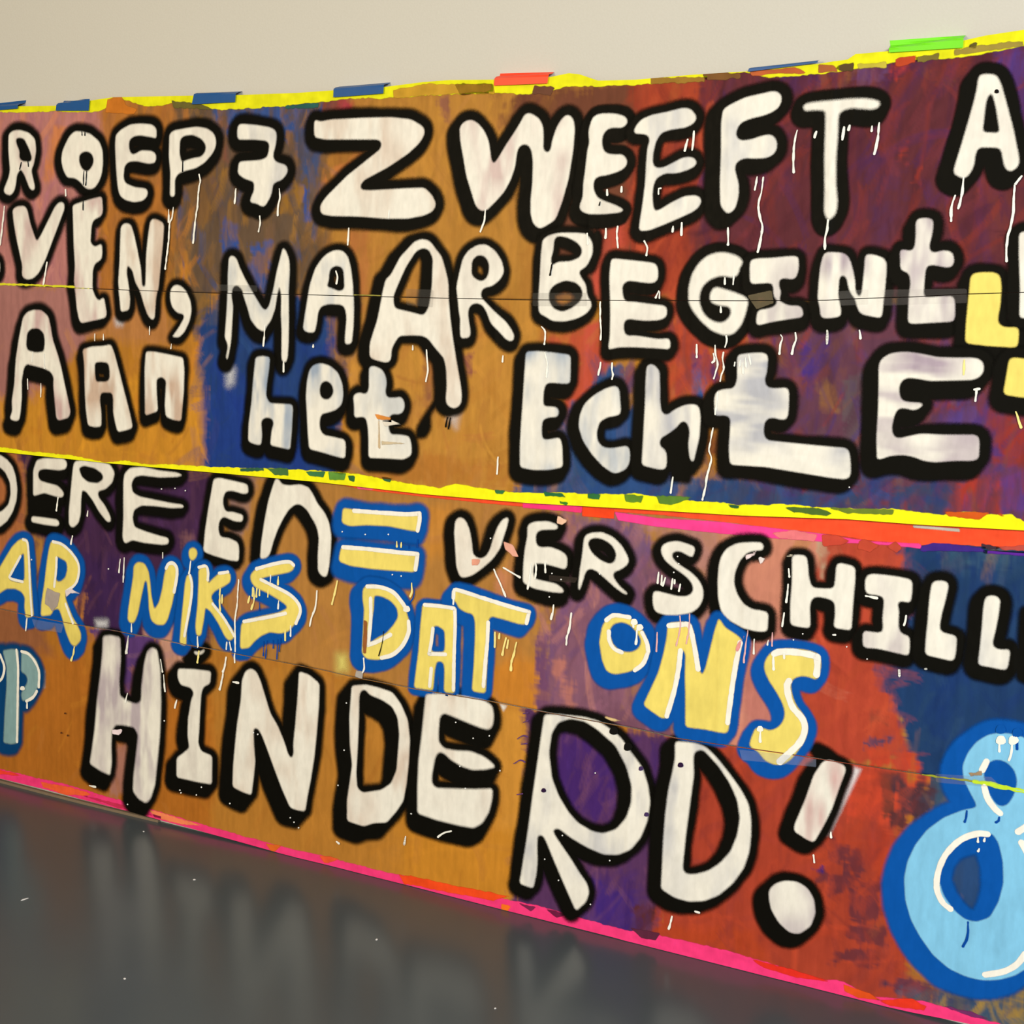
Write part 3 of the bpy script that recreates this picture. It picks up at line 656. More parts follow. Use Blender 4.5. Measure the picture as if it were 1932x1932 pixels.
# ------------------------------------------------------------------ row 2
letter(1,'partial comma shape','A1',9,(-1,3),[[(-80,1640),(0,1635),(15,1690),(10,1760),(-30,1810),(-80,1820)]])
letter(1,'V','A1',9,(-8,5),[[(130,1190),(170,1160),(240,1155),(265,1190),(290,1310),(330,1430),(350,1480),(390,1420),(460,1280),(520,1160),(560,1120),(600,1125),(605,1180),(570,1270),(510,1430),(430,1640),(370,1760),(320,1810),(270,1825),(230,1810),(215,1780),(220,1700),(190,1560),(160,1420),(140,1290)]],tint='pink')
letter(1,'E','A1',8,(-9,10),[[(680,1150),(760,1120),(860,1090),(945,1070),(955,1200),(940,1245),(870,1280),(850,1330),(845,1420),(840,1490),(880,1530),(945,1500),(950,1590),(940,1640),(880,1680),(860,1740),(855,1900),(890,1990),(920,2020),(965,1985),(990,2130),(980,2170),(900,2190),(760,2220),(740,2190),(720,2090),(705,1930),(690,1850),(700,1700),(690,1500),(685,1300)]],tint='pink',desc='between V and N')
letter(1,'N','A1',9,(-3,7),[[(1120,1340),(1160,1310),(1210,1325),(1240,1420),(1270,1560),(1300,1720),(1310,1890),(1340,1890),(1345,1800),(1350,1600),(1370,1400),(1385,1290),(1420,1270),(1490,1300),(1510,1330),(1500,1500),(1480,1700),(1460,1900),(1440,1990),(1425,2180),(1400,2190),(1365,2150),(1330,2050),(1300,1940),(1250,1850),(1225,1740),(1180,1690),(1170,1760),(1190,1900),(1205,2000),(1195,2100),(1120,2120),(1110,2000),(1095,1850),(1110,1650),(1115,1450)]],tint='brown',desc='before the comma')
letter(1,'comma','B1',8,(-2,4),[[(1580,210),(1620,180),(1670,195),(1720,250),(1755,330),(1765,420),(1745,520),(1700,610),(1650,660),(1590,655),(1600,640),(1650,570),(1700,480),(1690,445),(1640,440),(1590,390),(1570,320),(1570,250)]],amt=.2)
letter(1,'M','B2',12,(-5,10),[[(170,-70),(205,-85),(240,-55),(270,30),(330,150),(400,270),(470,390),(505,420),(540,370),(580,220),(610,60),(640,-60),(665,-155),(690,-130),(720,-50),(725,50),(715,250),(715,500),(710,700),(700,850),(680,890),(655,880),(645,840),(650,600),(645,450),(650,270),(632,190),(610,280),(590,400),(550,510),(510,560),(490,610),(430,580),(370,500),(345,400),(310,290),(290,220),(240,180),(200,210),(195,280),(210,380),(200,550),(190,700),(160,860),(145,850),(165,740),(150,690),(135,660),(150,480),(160,300),(160,100)]],tint='blue',amt=.3)
letter(1,'A','B2',11,(-5,9),[[(1040,-80),(1090,-115),(1150,-135),(1210,-125),(1255,-70),(1280,30),(1300,180),(1305,400),(1300,560),(1285,715),(1225,725),(1225,650),(1240,480),(1225,390),(1190,360),(1080,355),(1010,375),(980,430),(970,520),(950,615),(890,615),(845,590),(860,480),(885,330),(910,180),(960,30),(1000,-30)]],
 [[(1085,60),(1110,20),(1160,5),(1210,30),(1220,100),(1225,220),(1180,245),(1110,215),(1060,200),(1080,150)]],tint='blue',amt=.4,desc='small, beside M')
letter(1,'A','B2',12,(-13,3),[[(1600,130),(1640,100),(1730,-70),(1860,-210),(1932,-235),(2000,-215),(2050,-150),(2110,-70),(2145,60),(2168,165),(2170,330),(2182,480),(2207,680),(2242,900),(2277,1100),(2287,1200),(2277,1270),(2222,1310),(2157,1280),(2142,1230),(2152,1100),(2147,950),(2127,850),(2042,750),(1982,670),(1932,645),(1850,640),(1720,645),(1680,700),(1650,760),(1640,870),(1600,890),(1500,865),(1450,840),(1450,720),(1480,620),(1520,500),(1550,350),(1570,250)]],
 [[(1690,400),(1820,430),(1932,460),(1960,440),(1992,380),(2020,200),(2030,-60),(1992,-140),(1932,-155),(1870,-120),(1780,20),(1700,200),(1665,290),(1670,370)]],[[(2000,760),(2110,830),(2160,950),(2150,1150),(2060,1300),(2010,1360),(2010,1500),(1960,1580),(1860,1590),(1870,1480),(1950,1340),(2010,1250),(2070,1140),(2080,980),(2040,860)]],tint='brown',amt=.35,desc='tall with a long right leg')
letter(1,'R','B3',11,(-2,8),[[(745,60),(710,130),(640,190),(560,210),(535,240),(530,290),(560,330),(600,370),(680,450),(760,520),(820,610),(835,660),(810,700),(760,680),(690,600),(620,530),(580,420),(540,360),(480,345),(430,370),(410,430),(420,520),(435,600),(430,660),(345,670),(340,560),(345,500),(330,420),(320,300),(310,200),(340,60),(370,-60),(420,-130),(500,-180),(580,-185),(660,-130),(720,-40)]],
 [[(450,-40),(500,-90),(560,-85),(605,-30),(610,50),(590,120),(540,155),(480,130),(445,90)]],amt=.3,desc='before BEGINT')
letter(1,'B','B3',10,(-4,9),[[(1095,-230),(1160,-270),(1250,-290),(1400,-290),(1500,-280),(1550,-200),(1550,-100),(1500,10),(1420,60),(1440,110),(1490,180),(1500,280),(1540,350),(1530,400),(1480,450),(1400,490),(1290,515),(1180,510),(1120,470),(1060,440),(1055,320),(1070,100),(1080,-100)]],
 [[(1200,-240),(1240,-265),(1320,-250),(1410,-205),(1460,-140),(1440,-70),(1350,-30),(1230,-25),(1180,10),(1165,-40),(1190,-130)],[(1150,240),(1200,180),(1300,140),(1400,160),(1455,220),(1460,280),(1430,340),(1350,400),(1270,430),(1190,400),(1150,330)]],
 [[(1520,-260),(1600,-330),(1640,-260),(1630,-80),(1580,60),(1540,90),(1500,100),(1420,110),(1400,60),(1500,10),(1550,-100)]],amt=.3)
letter(1,'E','B4',12,(-4,9),[[(-215,200),(-190,185),(-100,195),(0,205),(170,225),(205,250),(215,320),(205,390),(150,410),(60,400),(0,390),(-70,385),(-115,430),(-110,520),(-90,575),(0,580),(150,600),(280,615),(295,660),(285,720),(220,745),(100,750),(0,740),(-60,730),(-100,760),(-100,850),(-70,890),(0,885),(100,900),(220,920),(310,910),(325,950),(320,1010),(200,1000),(0,990),(-150,990),(-225,1010),(-240,1000),(-225,900),(-220,700),(-225,500),(-230,350)]],amt=.3,desc='between B and G')
letter(1,'G','B4',16,(-6,8),[[(830,130),(930,160),(980,200),(975,240),(950,270),(945,320),(900,360),(860,350),(780,340),(690,370),(620,430),(590,500),(585,580),(620,680),(680,740),(750,770),(820,765),(870,710),(880,660),(860,620),(760,610),(690,580),(680,530),(700,470),(740,440),(800,460),(900,490),(1000,530),(1035,570),(1010,680),(970,790),(900,870),(820,885),(700,840),(600,750),(530,660),(490,580),(490,450),(520,330),(580,230),(660,160),(750,130)]],amt=.15,soft=3.6,osoft=5)
letter(1,'I','B4',12,(-2,11),[[(1050,200),(1110,185),(1250,180),(1400,165),(1480,165),(1490,200),(1490,290),(1460,370),(1400,370),(1345,360),(1310,385),(1310,440),(1330,490),(1310,570),(1350,590),(1400,615),(1510,615),(1535,680),(1520,720),(1400,735),(1250,760),(1110,795),(1105,740),(1120,655),(1200,645),(1280,620),(1300,560),(1265,540),(1260,430),(1235,405),(1150,410),(1050,415),(1045,300)]],tint='mauve',amt=.4,desc='between G and N')
letter(1,'N','B5',12,(-4,12),[[(110,400),(140,370),(230,370),(310,380),(350,430),(380,530),(400,640),(400,720),(430,780),(460,750),(470,650),(485,500),(490,400),(530,385),(620,405),(680,440),(685,520),(670,700),(655,850),(645,950),(620,965),(540,950),(450,930),(420,870),(400,790),(370,760),(340,690),(325,600),(290,575),(255,600),(250,680),(245,760),(265,850),(275,920),(260,955),(160,970),(90,965),(80,860),(60,790),(70,650),(85,500)]],tint='mauve',desc='between I and T')
letter(1,'T','B5',14,(-6,13),[[(950,80),(1000,55),(1080,60),(1110,85),(1100,200),(1070,310),(1080,360),(1120,375),(1200,350),(1280,365),(1300,430),(1290,490),(1240,510),(1150,490),(1080,480),(1040,510),(1030,600),(1020,770),(1060,780),(1200,770),(1300,770),(1310,870),(1305,980),(1280,1000),(1100,1010),(920,1020),(880,1005),(885,900),(890,750),(905,640),(890,560),(840,540),(810,520),(810,420),(805,350),(850,345),(900,360),(940,330),(950,230)]],tint='mauve',desc='shaped like a cross with a foot, beside the yellow L')
letter(1,'L','B5',14,(-5,15),[[(1450,580),(1500,555),(1600,550),(1680,555),(1720,590),(1730,700),(1720,850),(1695,980),(1710,1030),(1770,1055),(1870,1050),(1890,1080),(1880,1220),(1840,1235),(1600,1220),(1400,1195),(1410,1000),(1430,800),(1440,680)]],fill=YEL,amt=.5)
letter(1,'partial upright stroke','B5',13,(-7,6),[[(1890,200),(1932,180),(2040,180),(2060,970),(1932,970),(1895,960),(1900,700),(1890,400)]])
letter(1,'partial block','B5',17,(-6,14),[[(1800,1340),(1850,1325),(1932,1340),(2060,1340),(2060,1700),(1932,1690),(1850,1680),(1745,1660),(1770,1520)]],fill=YEL,amt=.4)
# ------------------------------------------------------------------ row 3
letter(1,'A','B1',11,(-9,17),[[(230,480),(270,430),(330,410),(400,415),(460,470),(480,560),(500,680),(550,830),(580,950),(610,1100),(640,1240),(660,1340),(640,1390),(550,1415),(530,1390),(520,1280),(505,1100),(510,1020),(480,970),(420,940),(340,920),(260,900),(235,940),(215,1050),(215,1200),(205,1330),(190,1415),(150,1420),(105,1400),(130,1330),(125,1240),(150,1080),(165,850),(190,680)]],
 [[(265,620),(300,580),(370,575),(420,620),(430,700),(420,790),(350,800),(270,780),(255,730)]],tint='pink',amt=.7,solid=True,desc='tall, first of AAN')
letter(1,'A','B1',9,(-6,13),[[(770,770),(850,745),(950,740),(1030,725),(1060,800),(1110,980),(1150,1150),(1200,1350),(1225,1480),(1180,1500),(1090,1520),(1070,1450),(1050,1350),(1050,1200),(1035,1160),(940,1160),(925,1220),(940,1350),(940,1470),(880,1475),(820,1460),(800,1300),(790,1100),(785,900)]],
 [[(880,890),(930,880),(1005,890),(1020,950),(1020,1040),(990,1065),(890,1065),(880,980)]],tint='brown',amt=.7,desc='square topped, second of AAN')
letter(1,'N','B1',8,(-4,13),[[(1350,790),(1420,790),(1550,815),(1690,845),(1700,950),(1695,1150),(1680,1300),(1670,1420),(1600,1410),(1530,1380),(1520,1280),(1530,1130),(1535,1050),(1490,1015),(1445,1040),(1445,1150),(1455,1330),(1400,1350),(1340,1370),(1340,1150),(1340,950)]],tint='brown',amt=.7,desc='square arch, end of AAN')
letter(1,'H','B2',11,(-4,13),[[(410,840),(470,830),(540,840),(530,950),(510,1100),(505,1200),(540,1260),(640,1265),(740,1270),(750,1300),(740,1500),(725,1680),(680,1670),(545,1640),(560,1500),(580,1440),(560,1395),(500,1385),(460,1420),(470,1550),(460,1640),(400,1630),(345,1605),(350,1450),(375,1250),(390,1050)]],tint='blue',amt=.7,desc='small letter on dark blue, before ET')
letter(1,'E','B2',11,(-4,13),[[(900,960),(940,910),(1010,895),(1090,920),(1160,980),(1200,1080),(1210,1180),(1195,1270),(1140,1320),(1060,1345),(1010,1355),(990,1420),(995,1500),(1030,1550),(1130,1570),(1220,1590),(1230,1640),(1225,1760),(1150,1745),(1000,1700),(900,1675),(890,1550),(880,1350),(870,1200),(880,1060)]],
 [[(990,1130),(1010,1070),(1060,1050),(1110,1090),(1125,1160),(1090,1220),(1040,1230),(1000,1200)]],tint='blue',amt=.6,solid=True,desc='round small letter with an eye')
letter(1,'T','B2',11,(-6,13),[[(1445,930),(1490,920),(1560,950),(1595,1010),(1605,1080),(1590,1160),(1610,1210),(1690,1210),(1740,1200),(1770,1260),(1760,1330),(1720,1360),(1650,1355),(1620,1400),(1620,1480),(1640,1545),(1720,1545),(1810,1560),(1830,1640),(1830,1730),(1760,1770),(1600,1760),(1440,1755),(1440,1600),(1435,1480),(1420,1400),(1390,1380),(1310,1390),(1310,1280),(1300,1190),(1350,1160),(1420,1180),(1445,1130)]],tint='blue',amt=.4,desc='under the tall A')
letter(1,'E','B3',13,(-8,14),[[(940,790),(1050,785),(1200,800),(1345,820),(1345,950),(1340,1080),(1280,1080),(1170,1070),(1120,1080),(1100,1150),(1095,1260),(1110,1290),(1180,1290),(1230,1300),(1240,1350),(1220,1385),(1150,1385),(1090,1410),(1080,1500),(1090,1590),(1150,1590),(1250,1570),(1270,1650),(1275,1840),(1150,1865),(1000,1865),(885,1840),(885,1650),(895,1450),(910,1250),(925,1000)]],tint='blue',amt=.7,desc='first of ECHTE')
letter(1,'C','B3',13,(-8,9),[[(1600,1160),(1680,1120),(1760,1100),(1790,1130),(1800,1250),(1805,1350),(1770,1370),(1680,1385),(1610,1430),(1585,1520),(1590,1600),(1640,1660),(1720,1670),(1870,1645),(1890,1700),(1885,1800),(1850,1860),(1770,1895),(1730,1890),(1640,1830),(1540,1720),(1460,1600),(1420,1470),(1430,1370),(1470,1270),(1530,1210)]],tint='blue',amt=.8,desc='bluish streaked, in ECHTE')
letter(1,'H','E2',13,(-9,14),[[(1075,-50),(1130,-65),(1190,-5),(1195,150),(1195,280),(1210,380),(1260,405),(1330,350),(1420,310),(1500,300),(1550,320),(1565,420),(1555,600),(1520,750),(1500,830),(1470,800),(1455,680),(1470,540),(1440,460),(1390,455),(1350,510),(1270,570),(1200,610),(1190,680),(1250,720),(1260,800),(1250,890),(1190,895),(1030,855),(1040,700),(1050,500),(1060,300),(1065,100)]],(),[[(1190,640),(1300,560),(1400,450),(1500,560),(1510,820),(1470,1020),(1290,1010),(1250,760)]],tint='grey',amt=.6,desc='in ECHTE')
letter(1,'T','E3',14,(-8,10),[[(450,-140),(500,-155),(600,-165),(700,-165),(730,-130),(720,0),(695,90),(720,150),(800,160),(900,150),(920,190),(915,350),(905,430),(860,445),(770,420),(710,440),(690,500),(690,580),(720,630),(900,650),(1100,670),(1300,690),(1440,700),(1470,740),(1480,850),(1480,950),(1440,985),(1300,970),(1000,920),(700,870),(385,850),(375,700),(385,550),(390,430),(350,400),(245,405),(240,250),(260,185),(330,165),(420,160),(450,80)]],tint='grey',amt=.8,vert=False,desc='with a long flat foot')
letter(1,'E','E1',16,(-11,18),[[(640,-110),(720,-160),(850,-175),(980,-160),(1150,-125),(1300,-120),(1480,-120),(1550,-100),(1575,-30),(1550,40),(1480,80),(1300,85),(1080,90),(950,65),(860,60),(805,110),(795,190),(820,270),(900,285),(1010,290),(1010,320),(940,360),(850,335),(790,340),(755,400),(730,520),(745,590),(790,615),(900,590),(1000,570),(1200,580),(1500,580),(1530,620),(1525,790),(1480,815),(1300,815),(1130,830),(1020,815),(920,775),(820,760),(720,770),(600,810),(595,600),(610,350),(615,100),(615,-50)]],tint='mauve',amt=.7,vert=False,desc='large, under the yellow L')
# ------------------------------------------------------------------ row 4
letter(2,'D','C1',8,(0,4),[[(-140,40),(0,40),(60,80),(110,140),(140,230),(155,350),(145,460),(110,560),(60,640),(0,690),(-140,740)]],[[(-140,150),(0,150),(50,200),(90,290),(95,400),(75,490),(30,540),(0,560),(-140,600)]],amt=.3,desc='before EREEN')
letter(2,'E','C1',11,(-4,7),[[(330,90),(400,70),(580,75),(610,110),(600,165),(540,180),(400,165),(350,180),(340,230),(360,275),(420,295),(520,320),(570,370),(580,410),(550,430),(480,410),(400,385),(300,415),(300,300),(300,180)],[(285,600),(380,610),(520,630),(540,665),(520,690),(400,675),(280,650)]],(),[[(240,400),(320,430),(540,450),(570,520),(560,600),(400,580),(300,560),(240,640)]],amt=.3,desc='between D and R')
letter(2,'R','C1',9,(-2,6),[[(680,100),(760,85),(900,95),(1000,130),(1040,200),(1020,290),(960,350),(890,370),(890,420),(950,500),(1000,600),(1005,650),(970,650),(900,560),(840,450),(780,370),(745,360),(735,450),(730,580),(710,660),(660,705),(625,680),(625,550),(640,400),(655,250),(665,150)]],
 [[(715,160),(760,135),(860,160),(930,210),(940,260),(890,300),(800,290),(740,240)]],amt=.3,solid=True,desc='in EREEN')
letter(2,'E','C1',10,(-6,7),[[(1130,210),(1180,160),(1300,150),(1450,185),(1600,200),(1660,225),(1610,240),(1450,245),(1280,225),(1220,240),(1190,300),(1200,380),(1260,420),(1400,450),(1550,480),(1660,495),(1670,520),(1560,525),(1400,505),(1280,500),(1215,540),(1200,620),(1220,700),(1320,740),(1450,780),(1530,800),(1530,850),(1480,860),(1300,840),(1200,815),(1130,850),(1110,800),(1120,600),(1120,400),(1120,280)]],amt=.25,desc='wide with thin arms')
letter(2,'E','C2',9,(-4,6),[[(10,260),(60,250),(200,280),(320,310),(325,390),(280,395),(180,365),(120,370),(95,430),(95,500),(120,560),(180,560),(280,590),(270,650),(200,645),(100,600),(60,640),(50,720),(70,790),(150,800),(230,840),(240,900),(235,1010),(150,1000),(0,955),(-85,920),(-70,750),(-40,550),(-10,380)]],amt=.35,desc='before the round arch N')
letter(2,'N','C2',11,(-11,8),[[(600,260),(630,310),(700,320),(800,310),(880,340),(920,410),(950,480),(1020,570),(1060,660),(1080,780),(1075,920),(1060,1060),(1040,1150),(1000,1150),(960,1100),(960,950),(970,800),(950,700),(910,620),(860,540),(800,490),(750,490),(690,540),(640,620),(590,720),(550,830),(520,940),(490,980),(430,990),(440,850),(470,650),(510,450),(550,320),(575,255)]],amt=.25,desc='round arch beside the equals sign')
eq=dict(fill=YEL,line=BLUE,amt=.35)
letter(2,'equals sign bar, upper','C2',15,(-4,9),[[(1185,525),(1300,540),(1450,560),(1650,580),(1800,590),(1880,570),(1895,600),(1880,740),(1800,730),(1600,690),(1400,680),(1250,690),(1175,660)]],hl=[[(1290,550),(1600,572),(1780,582),(1885,575)],[(1885,575),(1885,640),(1868,730)]],hlw=20,**eq)
letter(2,'equals sign bar, lower','C2',13,(-3,14),[[(1180,870),(1350,890),(1600,920),(1880,935),(1870,1050),(1840,1110),(1700,1100),(1450,1080),(1250,1050),(1150,1010),(1160,930)]],hl=[[(1190,882),(1400,897),(1700,930),(1868,945)],[(1868,945),(1848,1085)]],hlw=20,**eq)
letter(2,'V','C3',12,(-8,6),[[(280,640),(320,605),(370,630),(410,720),(430,830),(440,950),(500,990),(560,970),(600,900),(630,790),(670,690),(720,620),(770,610),(750,700),(720,790),(690,890),(620,990),(520,1080),(430,1140),(360,1160),(320,1150),(290,1060),(280,900),(270,750)]],tint='brown',amt=.4,desc='after the equals sign')
letter(2,'E','C3',12,(-5,12),[[(940,680),(1000,650),(1130,645),(1220,680),(1210,720),(1130,720),(1050,725),(1015,760),(1015,850),(1050,885),(1150,880),(1250,920),(1300,960),(1300,1050),(1280,1085),(1200,1060),(1080,1030),(1000,1030),(985,1100),(1000,1170),(1080,1190),(1200,1215),(1270,1270),(1260,1300),(1150,1290),(1000,1260),(895,1205),(900,1050),(915,900),(940,780)]],amt=.3,desc='chipped, between V and R')
letter(2,'R','C3',12,(-4,8),[[(1460,780),(1520,750),(1620,745),(1720,790),(1800,870),(1860,980),(1860,1030),(1800,1080),(1720,1110),(1720,1160),(1780,1240),(1860,1310),(1820,1310),(1740,1250),(1640,1160),(1560,1090),(1500,1075),(1465,1110),(1440,1200),(1410,1280),(1400,1250),(1415,1100),(1440,950),(1450,850)]],
 [[(1490,830),(1530,795),(1610,800),(1700,850),(1750,930),(1740,1010),(1690,1040),(1600,1000),(1530,940),(1495,880)]],amt=.3,desc='before SCHILL')
letter(2,'S','C4',11,(-5,6),[[(540,880),(520,960),(500,970),(460,950),(400,915),(340,920),(320,960),(350,1010),(420,1060),(500,1110),(570,1180),(610,1260),(610,1350),(570,1430),(500,1480),(380,1500),(260,1500),(170,1470),(150,1400),(150,1300),(180,1280),(260,1300),(380,1330),(470,1330),(520,1290),(520,1230),(480,1170),(420,1120),(330,1060),(260,1000),(225,930),(230,870),(290,835),(380,825),(460,850)]],amt=.25,desc='before CHILL')
letter(2,'C','C4',12,(-7,5),[[(830,890),(920,845),(1050,835),(1155,840),(1160,910),(1090,910),(1010,930),(940,1010),(900,1110),(890,1210),(920,1310),(980,1400),(1060,1450),(1150,1460),(1205,1480),(1200,1560),(1195,1650),(1100,1650),(980,1620),(850,1550),(780,1470),(750,1350),(745,1200),(755,1050),(780,960)]],amt=.25,desc='on salmon pink, before HILL')
letter(2,'H','C4',10,(-6,13),[[(1420,960),(1470,950),(1550,960),(1565,1050),(1570,1150),(1600,1250),(1700,1260),(1800,1260),(1815,1180),(1824,1041),(1864,1026),(1994,1061),(1994,1190),(1979,1341),(1969,1491),(1959,1641),(1799,1616),(1814,1491),(1809,1381),(1750,1350),(1650,1330),(1600,1350),(1580,1420),(1585,1520),(1585,1620),(1500,1610),(1405,1590),(1405,1400),(1420,1200),(1420,1050)]],amt=.25,desc='before ILL')
letter(2,'I','C5',12,(-5,11),[[(490,910),(530,885),(620,890),(780,910),(910,940),(910,1050),(895,1145),(850,1140),(800,1130),(775,1160),(790,1220),(785,1330),(790,1400),(830,1440),(885,1450),(890,1540),(880,1630),(750,1600),(600,1565),(465,1555),(460,1480),(465,1405),(520,1410),(620,1425),(650,1390),(640,1300),(655,1150),(650,1100),(610,1080),(490,1065),(480,980)]],tint='mauve',amt=.3,desc='with serifs, between H and L')
letter(2,'L','C5',14,(-6,11),[[(1090,970),(1130,945),(1220,950),(1245,990),(1220,1100),(1180,1250),(1160,1360),(1170,1410),(1230,1430),(1320,1450),(1310,1600),(1290,1680),(1200,1660),(1030,1620),(1035,1500),(1055,1300),(1070,1100)]],tint='grey',amt=.5,desc='on dark blue, after I')
letter(2,'L','C5',16,(-8,10),[[(1575,1110),(1610,1080),(1680,1085),(1715,1120),(1700,1250),(1670,1400),(1640,1520),(1660,1560),(1720,1580),(1790,1570),(1805,1600),(1780,1750),(1740,1760),(1600,1730),(1510,1715),(1530,1550),(1550,1350),(1560,1200)]],(),[[(1900,1200),(1960,1180),(2080,1200),(2080,1920),(1932,1890),(1860,1850),(1850,1700),(1880,1400)]],tint='grey',amt=.4,desc='last, over the number 8')
# ------------------------------------------------------------------ row 5
yb=dict(fill=YEL,line=BLUE,amt=.35,osoft=4,soft=2.6)
letter(2,'A','C1',12,(-4,8),[[(-20,1080),(40,980),(100,880),(160,820),(210,800),(250,820),(260,950),(270,1100),(280,1250),(290,1400),(300,1510),(230,1525),(215,1430),(220,1340),(190,1290),(130,1260),(50,1260),(-40,1320),(-80,1200)]],[[(70,1150),(110,1080),(170,970),(210,930),(215,1050),(215,1180),(180,1210),(80,1185)]],hl=[[(205,812),(245,840),(258,1000),(268,1250),(285,1500)],[(180,965),(95,1120),(85,1165),(200,1198)]],hlw=13,desc='before R at the end of the line',**yb)
letter(2,'R','C1',12,(-4,10),[[(460,830),(500,825),(570,850),(650,920),(710,1010),(720,1110),(700,1200),(640,1260),(590,1290),(590,1350),(620,1430),(660,1530),(700,1590),(735,1660),(735,1730),(680,1790),(640,1760),(600,1660),(560,1520),(530,1440),(480,1450),(460,1500),(365,1510),(370,1400),(400,1200),(420,1020),(440,900)]],[[(510,960),(560,990),(600,1010),(610,1080),(590,1160),(540,1200),(505,1190),(500,1100)]],hl=[[(480,832),(560,855),(645,930),(708,1030),(712,1130),(680,1220),(600,1285)],[(512,980),(508,1080),(490,1240)],[(595,1400),(640,1520),(660,1570)]],hlw=14,desc='torn, with a long dripping leg',**yb)
letter(2,'N','C1',13,(-5,9),[[(1210,1050),(1250,1015),(1310,1030),(1345,1100),(1360,1200),(1370,1320),(1390,1420),(1400,1450),(1440,1390),(1470,1270),(1490,1140),(1510,1050),(1560,1025),(1600,1060),(1610,1130),(1590,1250),(1560,1400),(1520,1540),(1490,1590),(1420,1590),(1370,1550),(1350,1450),(1345,1330),(1330,1190),(1310,1190),(1280,1330),(1250,1480),(1220,1560),(1190,1580),(1155,1550),(1160,1450),(1185,1280),(1205,1150)]],hl=[[(1508,1075),(1530,1035),(1570,1028),(1604,1070),(1605,1150),(1580,1290)]],hlw=17,desc='before IKS',**yb)
letter(2,'I','C1',11,(-5,6),[[(1700,1130),(1740,1140),(1750,1220),(1740,1350),(1720,1500),(1690,1650),(1690,1780),(1630,1760),(1645,1550),(1665,1350),(1680,1200)],[(1715,910),(1740,885),(1775,890),(1795,930),(1780,980),(1740,1010),(1715,970)]],hl=[[(1725,1140),(1742,1220),(1735,1350),(1700,1550),(1675,1690)]],hlw=15,desc='dotted, between N and K',**yb)
letter(2,'K','C2',11,(-5,7),[[(-130,1090),(-100,1060),(-50,1070),(-35,1150),(-45,1220),(0,1170),(60,1120),(130,1105),(165,1130),(160,1200),(100,1240),(20,1280),(-20,1330),(0,1390),(60,1470),(130,1570),(195,1660),(200,1700),(150,1740),(110,1700),(50,1580),(-20,1470),(-70,1430),(-85,1550),(-110,1690),(-150,1690),(-160,1600),(-140,1400),(-130,1200)]],hl=[[(-125,1065),(-60,1055),(-42,1110),(-45,1180)],[(0,1400),(100,1530),(195,1690)],[(60,1120),(140,1108)]],hlw=15,desc='between I and S',**yb)
letter(2,'S','C2',12,(-6,7),[[(340,1140),(380,1090),(480,1050),(600,1020),(700,1005),(745,1030),(740,1080),(700,1110),(600,1130),(500,1150),(430,1170),(470,1210),(580,1250),(690,1300),(770,1370),(800,1450),(790,1540),(740,1590),(690,1650),(610,1670),(520,1655),(440,1690),(380,1740),(330,1800),(250,1810),(250,1700),(260,1580),(320,1540),(450,1510),(600,1480),(680,1440),(670,1410),(600,1360),(500,1300),(390,1250),(350,1200)]],hl=[[(400,1080),(550,1037),(690,1015),(738,1045)],[(440,1178),(560,1238),(700,1312),(778,1390),(800,1470),(760,1575)],[(285,1560),(480,1525),(665,1485)]],hlw=17,desc='end of NIKS',**yb)
letter(2,'D','C2',13,(-11,10),[[(1370,1260),(1420,1220),(1500,1230),(1600,1260),(1690,1330),(1750,1430),(1790,1560),(1790,1680),(1740,1790),(1640,1880),(1500,1910),(1400,1900),(1360,1850),(1370,1650),(1380,1450),(1365,1350)]],[[(1470,1320),(1540,1330),(1620,1370),(1680,1440),(1690,1520),(1650,1590),(1580,1670),(1500,1710),(1430,1760),(1440,1600),(1465,1450)]],[[(1470,1320),(1540,1330),(1620,1370),(1680,1440),(1690,1520),(1650,1590),(1560,1660),(1450,1640),(1460,1500)]],hl=[[(1410,1240),(1520,1245),(1640,1290),(1720,1380),(1765,1450)],[(1785,1560),(1785,1660),(1730,1780),(1640,1862),(1540,1892)],[(1440,1350),(1440,1550),(1415,1775)],[(1415,1775),(1520,1735),(1620,1680)]],hlw=20,desc='before AT',**yb)
letter(2,'A','C3',9,(-3,3),[[(-20,1400),(30,1395),(150,1410),(270,1430),(285,1470),(285,1600),(275,1800),(275,2000),(272,2215),(175,2205),(180,2000),(170,1930),(110,1920),(90,2000),(75,2190),(-100,2165),(-80,2000),(-60,1850),(-40,1600)]],[[(60,1640),(100,1590),(180,1640),(185,1750),(180,1840),(60,1840),(50,1750)]],hl=[[(0,1408),(150,1422),(268,1440)],[(275,1450),(278,1600),(268,1900),(262,2185)],[(75,1625),(60,1750),(40,1855)],[(40,1855),(190,1860)],[(60,1990),(45,2150)]],hlw=18,desc='square topped, in DAT',**yb)
letter(2,'T','C3',12,(-9,9),[[(250,1290),(290,1260),(400,1290),(600,1360),(800,1430),(960,1470),(950,1540),(920,1590),(850,1580),(720,1540),(600,1510),(570,1580),(580,1700),(570,1932),(555,2215),(430,2195),(450,1932),(460,1700),(460,1560),(440,1490),(380,1480),(310,1440),(290,1390),(250,1350)]],hl=[[(262,1345),(270,1275),(320,1278),(500,1335),(750,1415),(955,1472)],[(955,1472),(930,1575)],[(580,1570),(572,1750),(555,1932),(538,2150)]],hlw=19,desc='end of DAT',**yb)
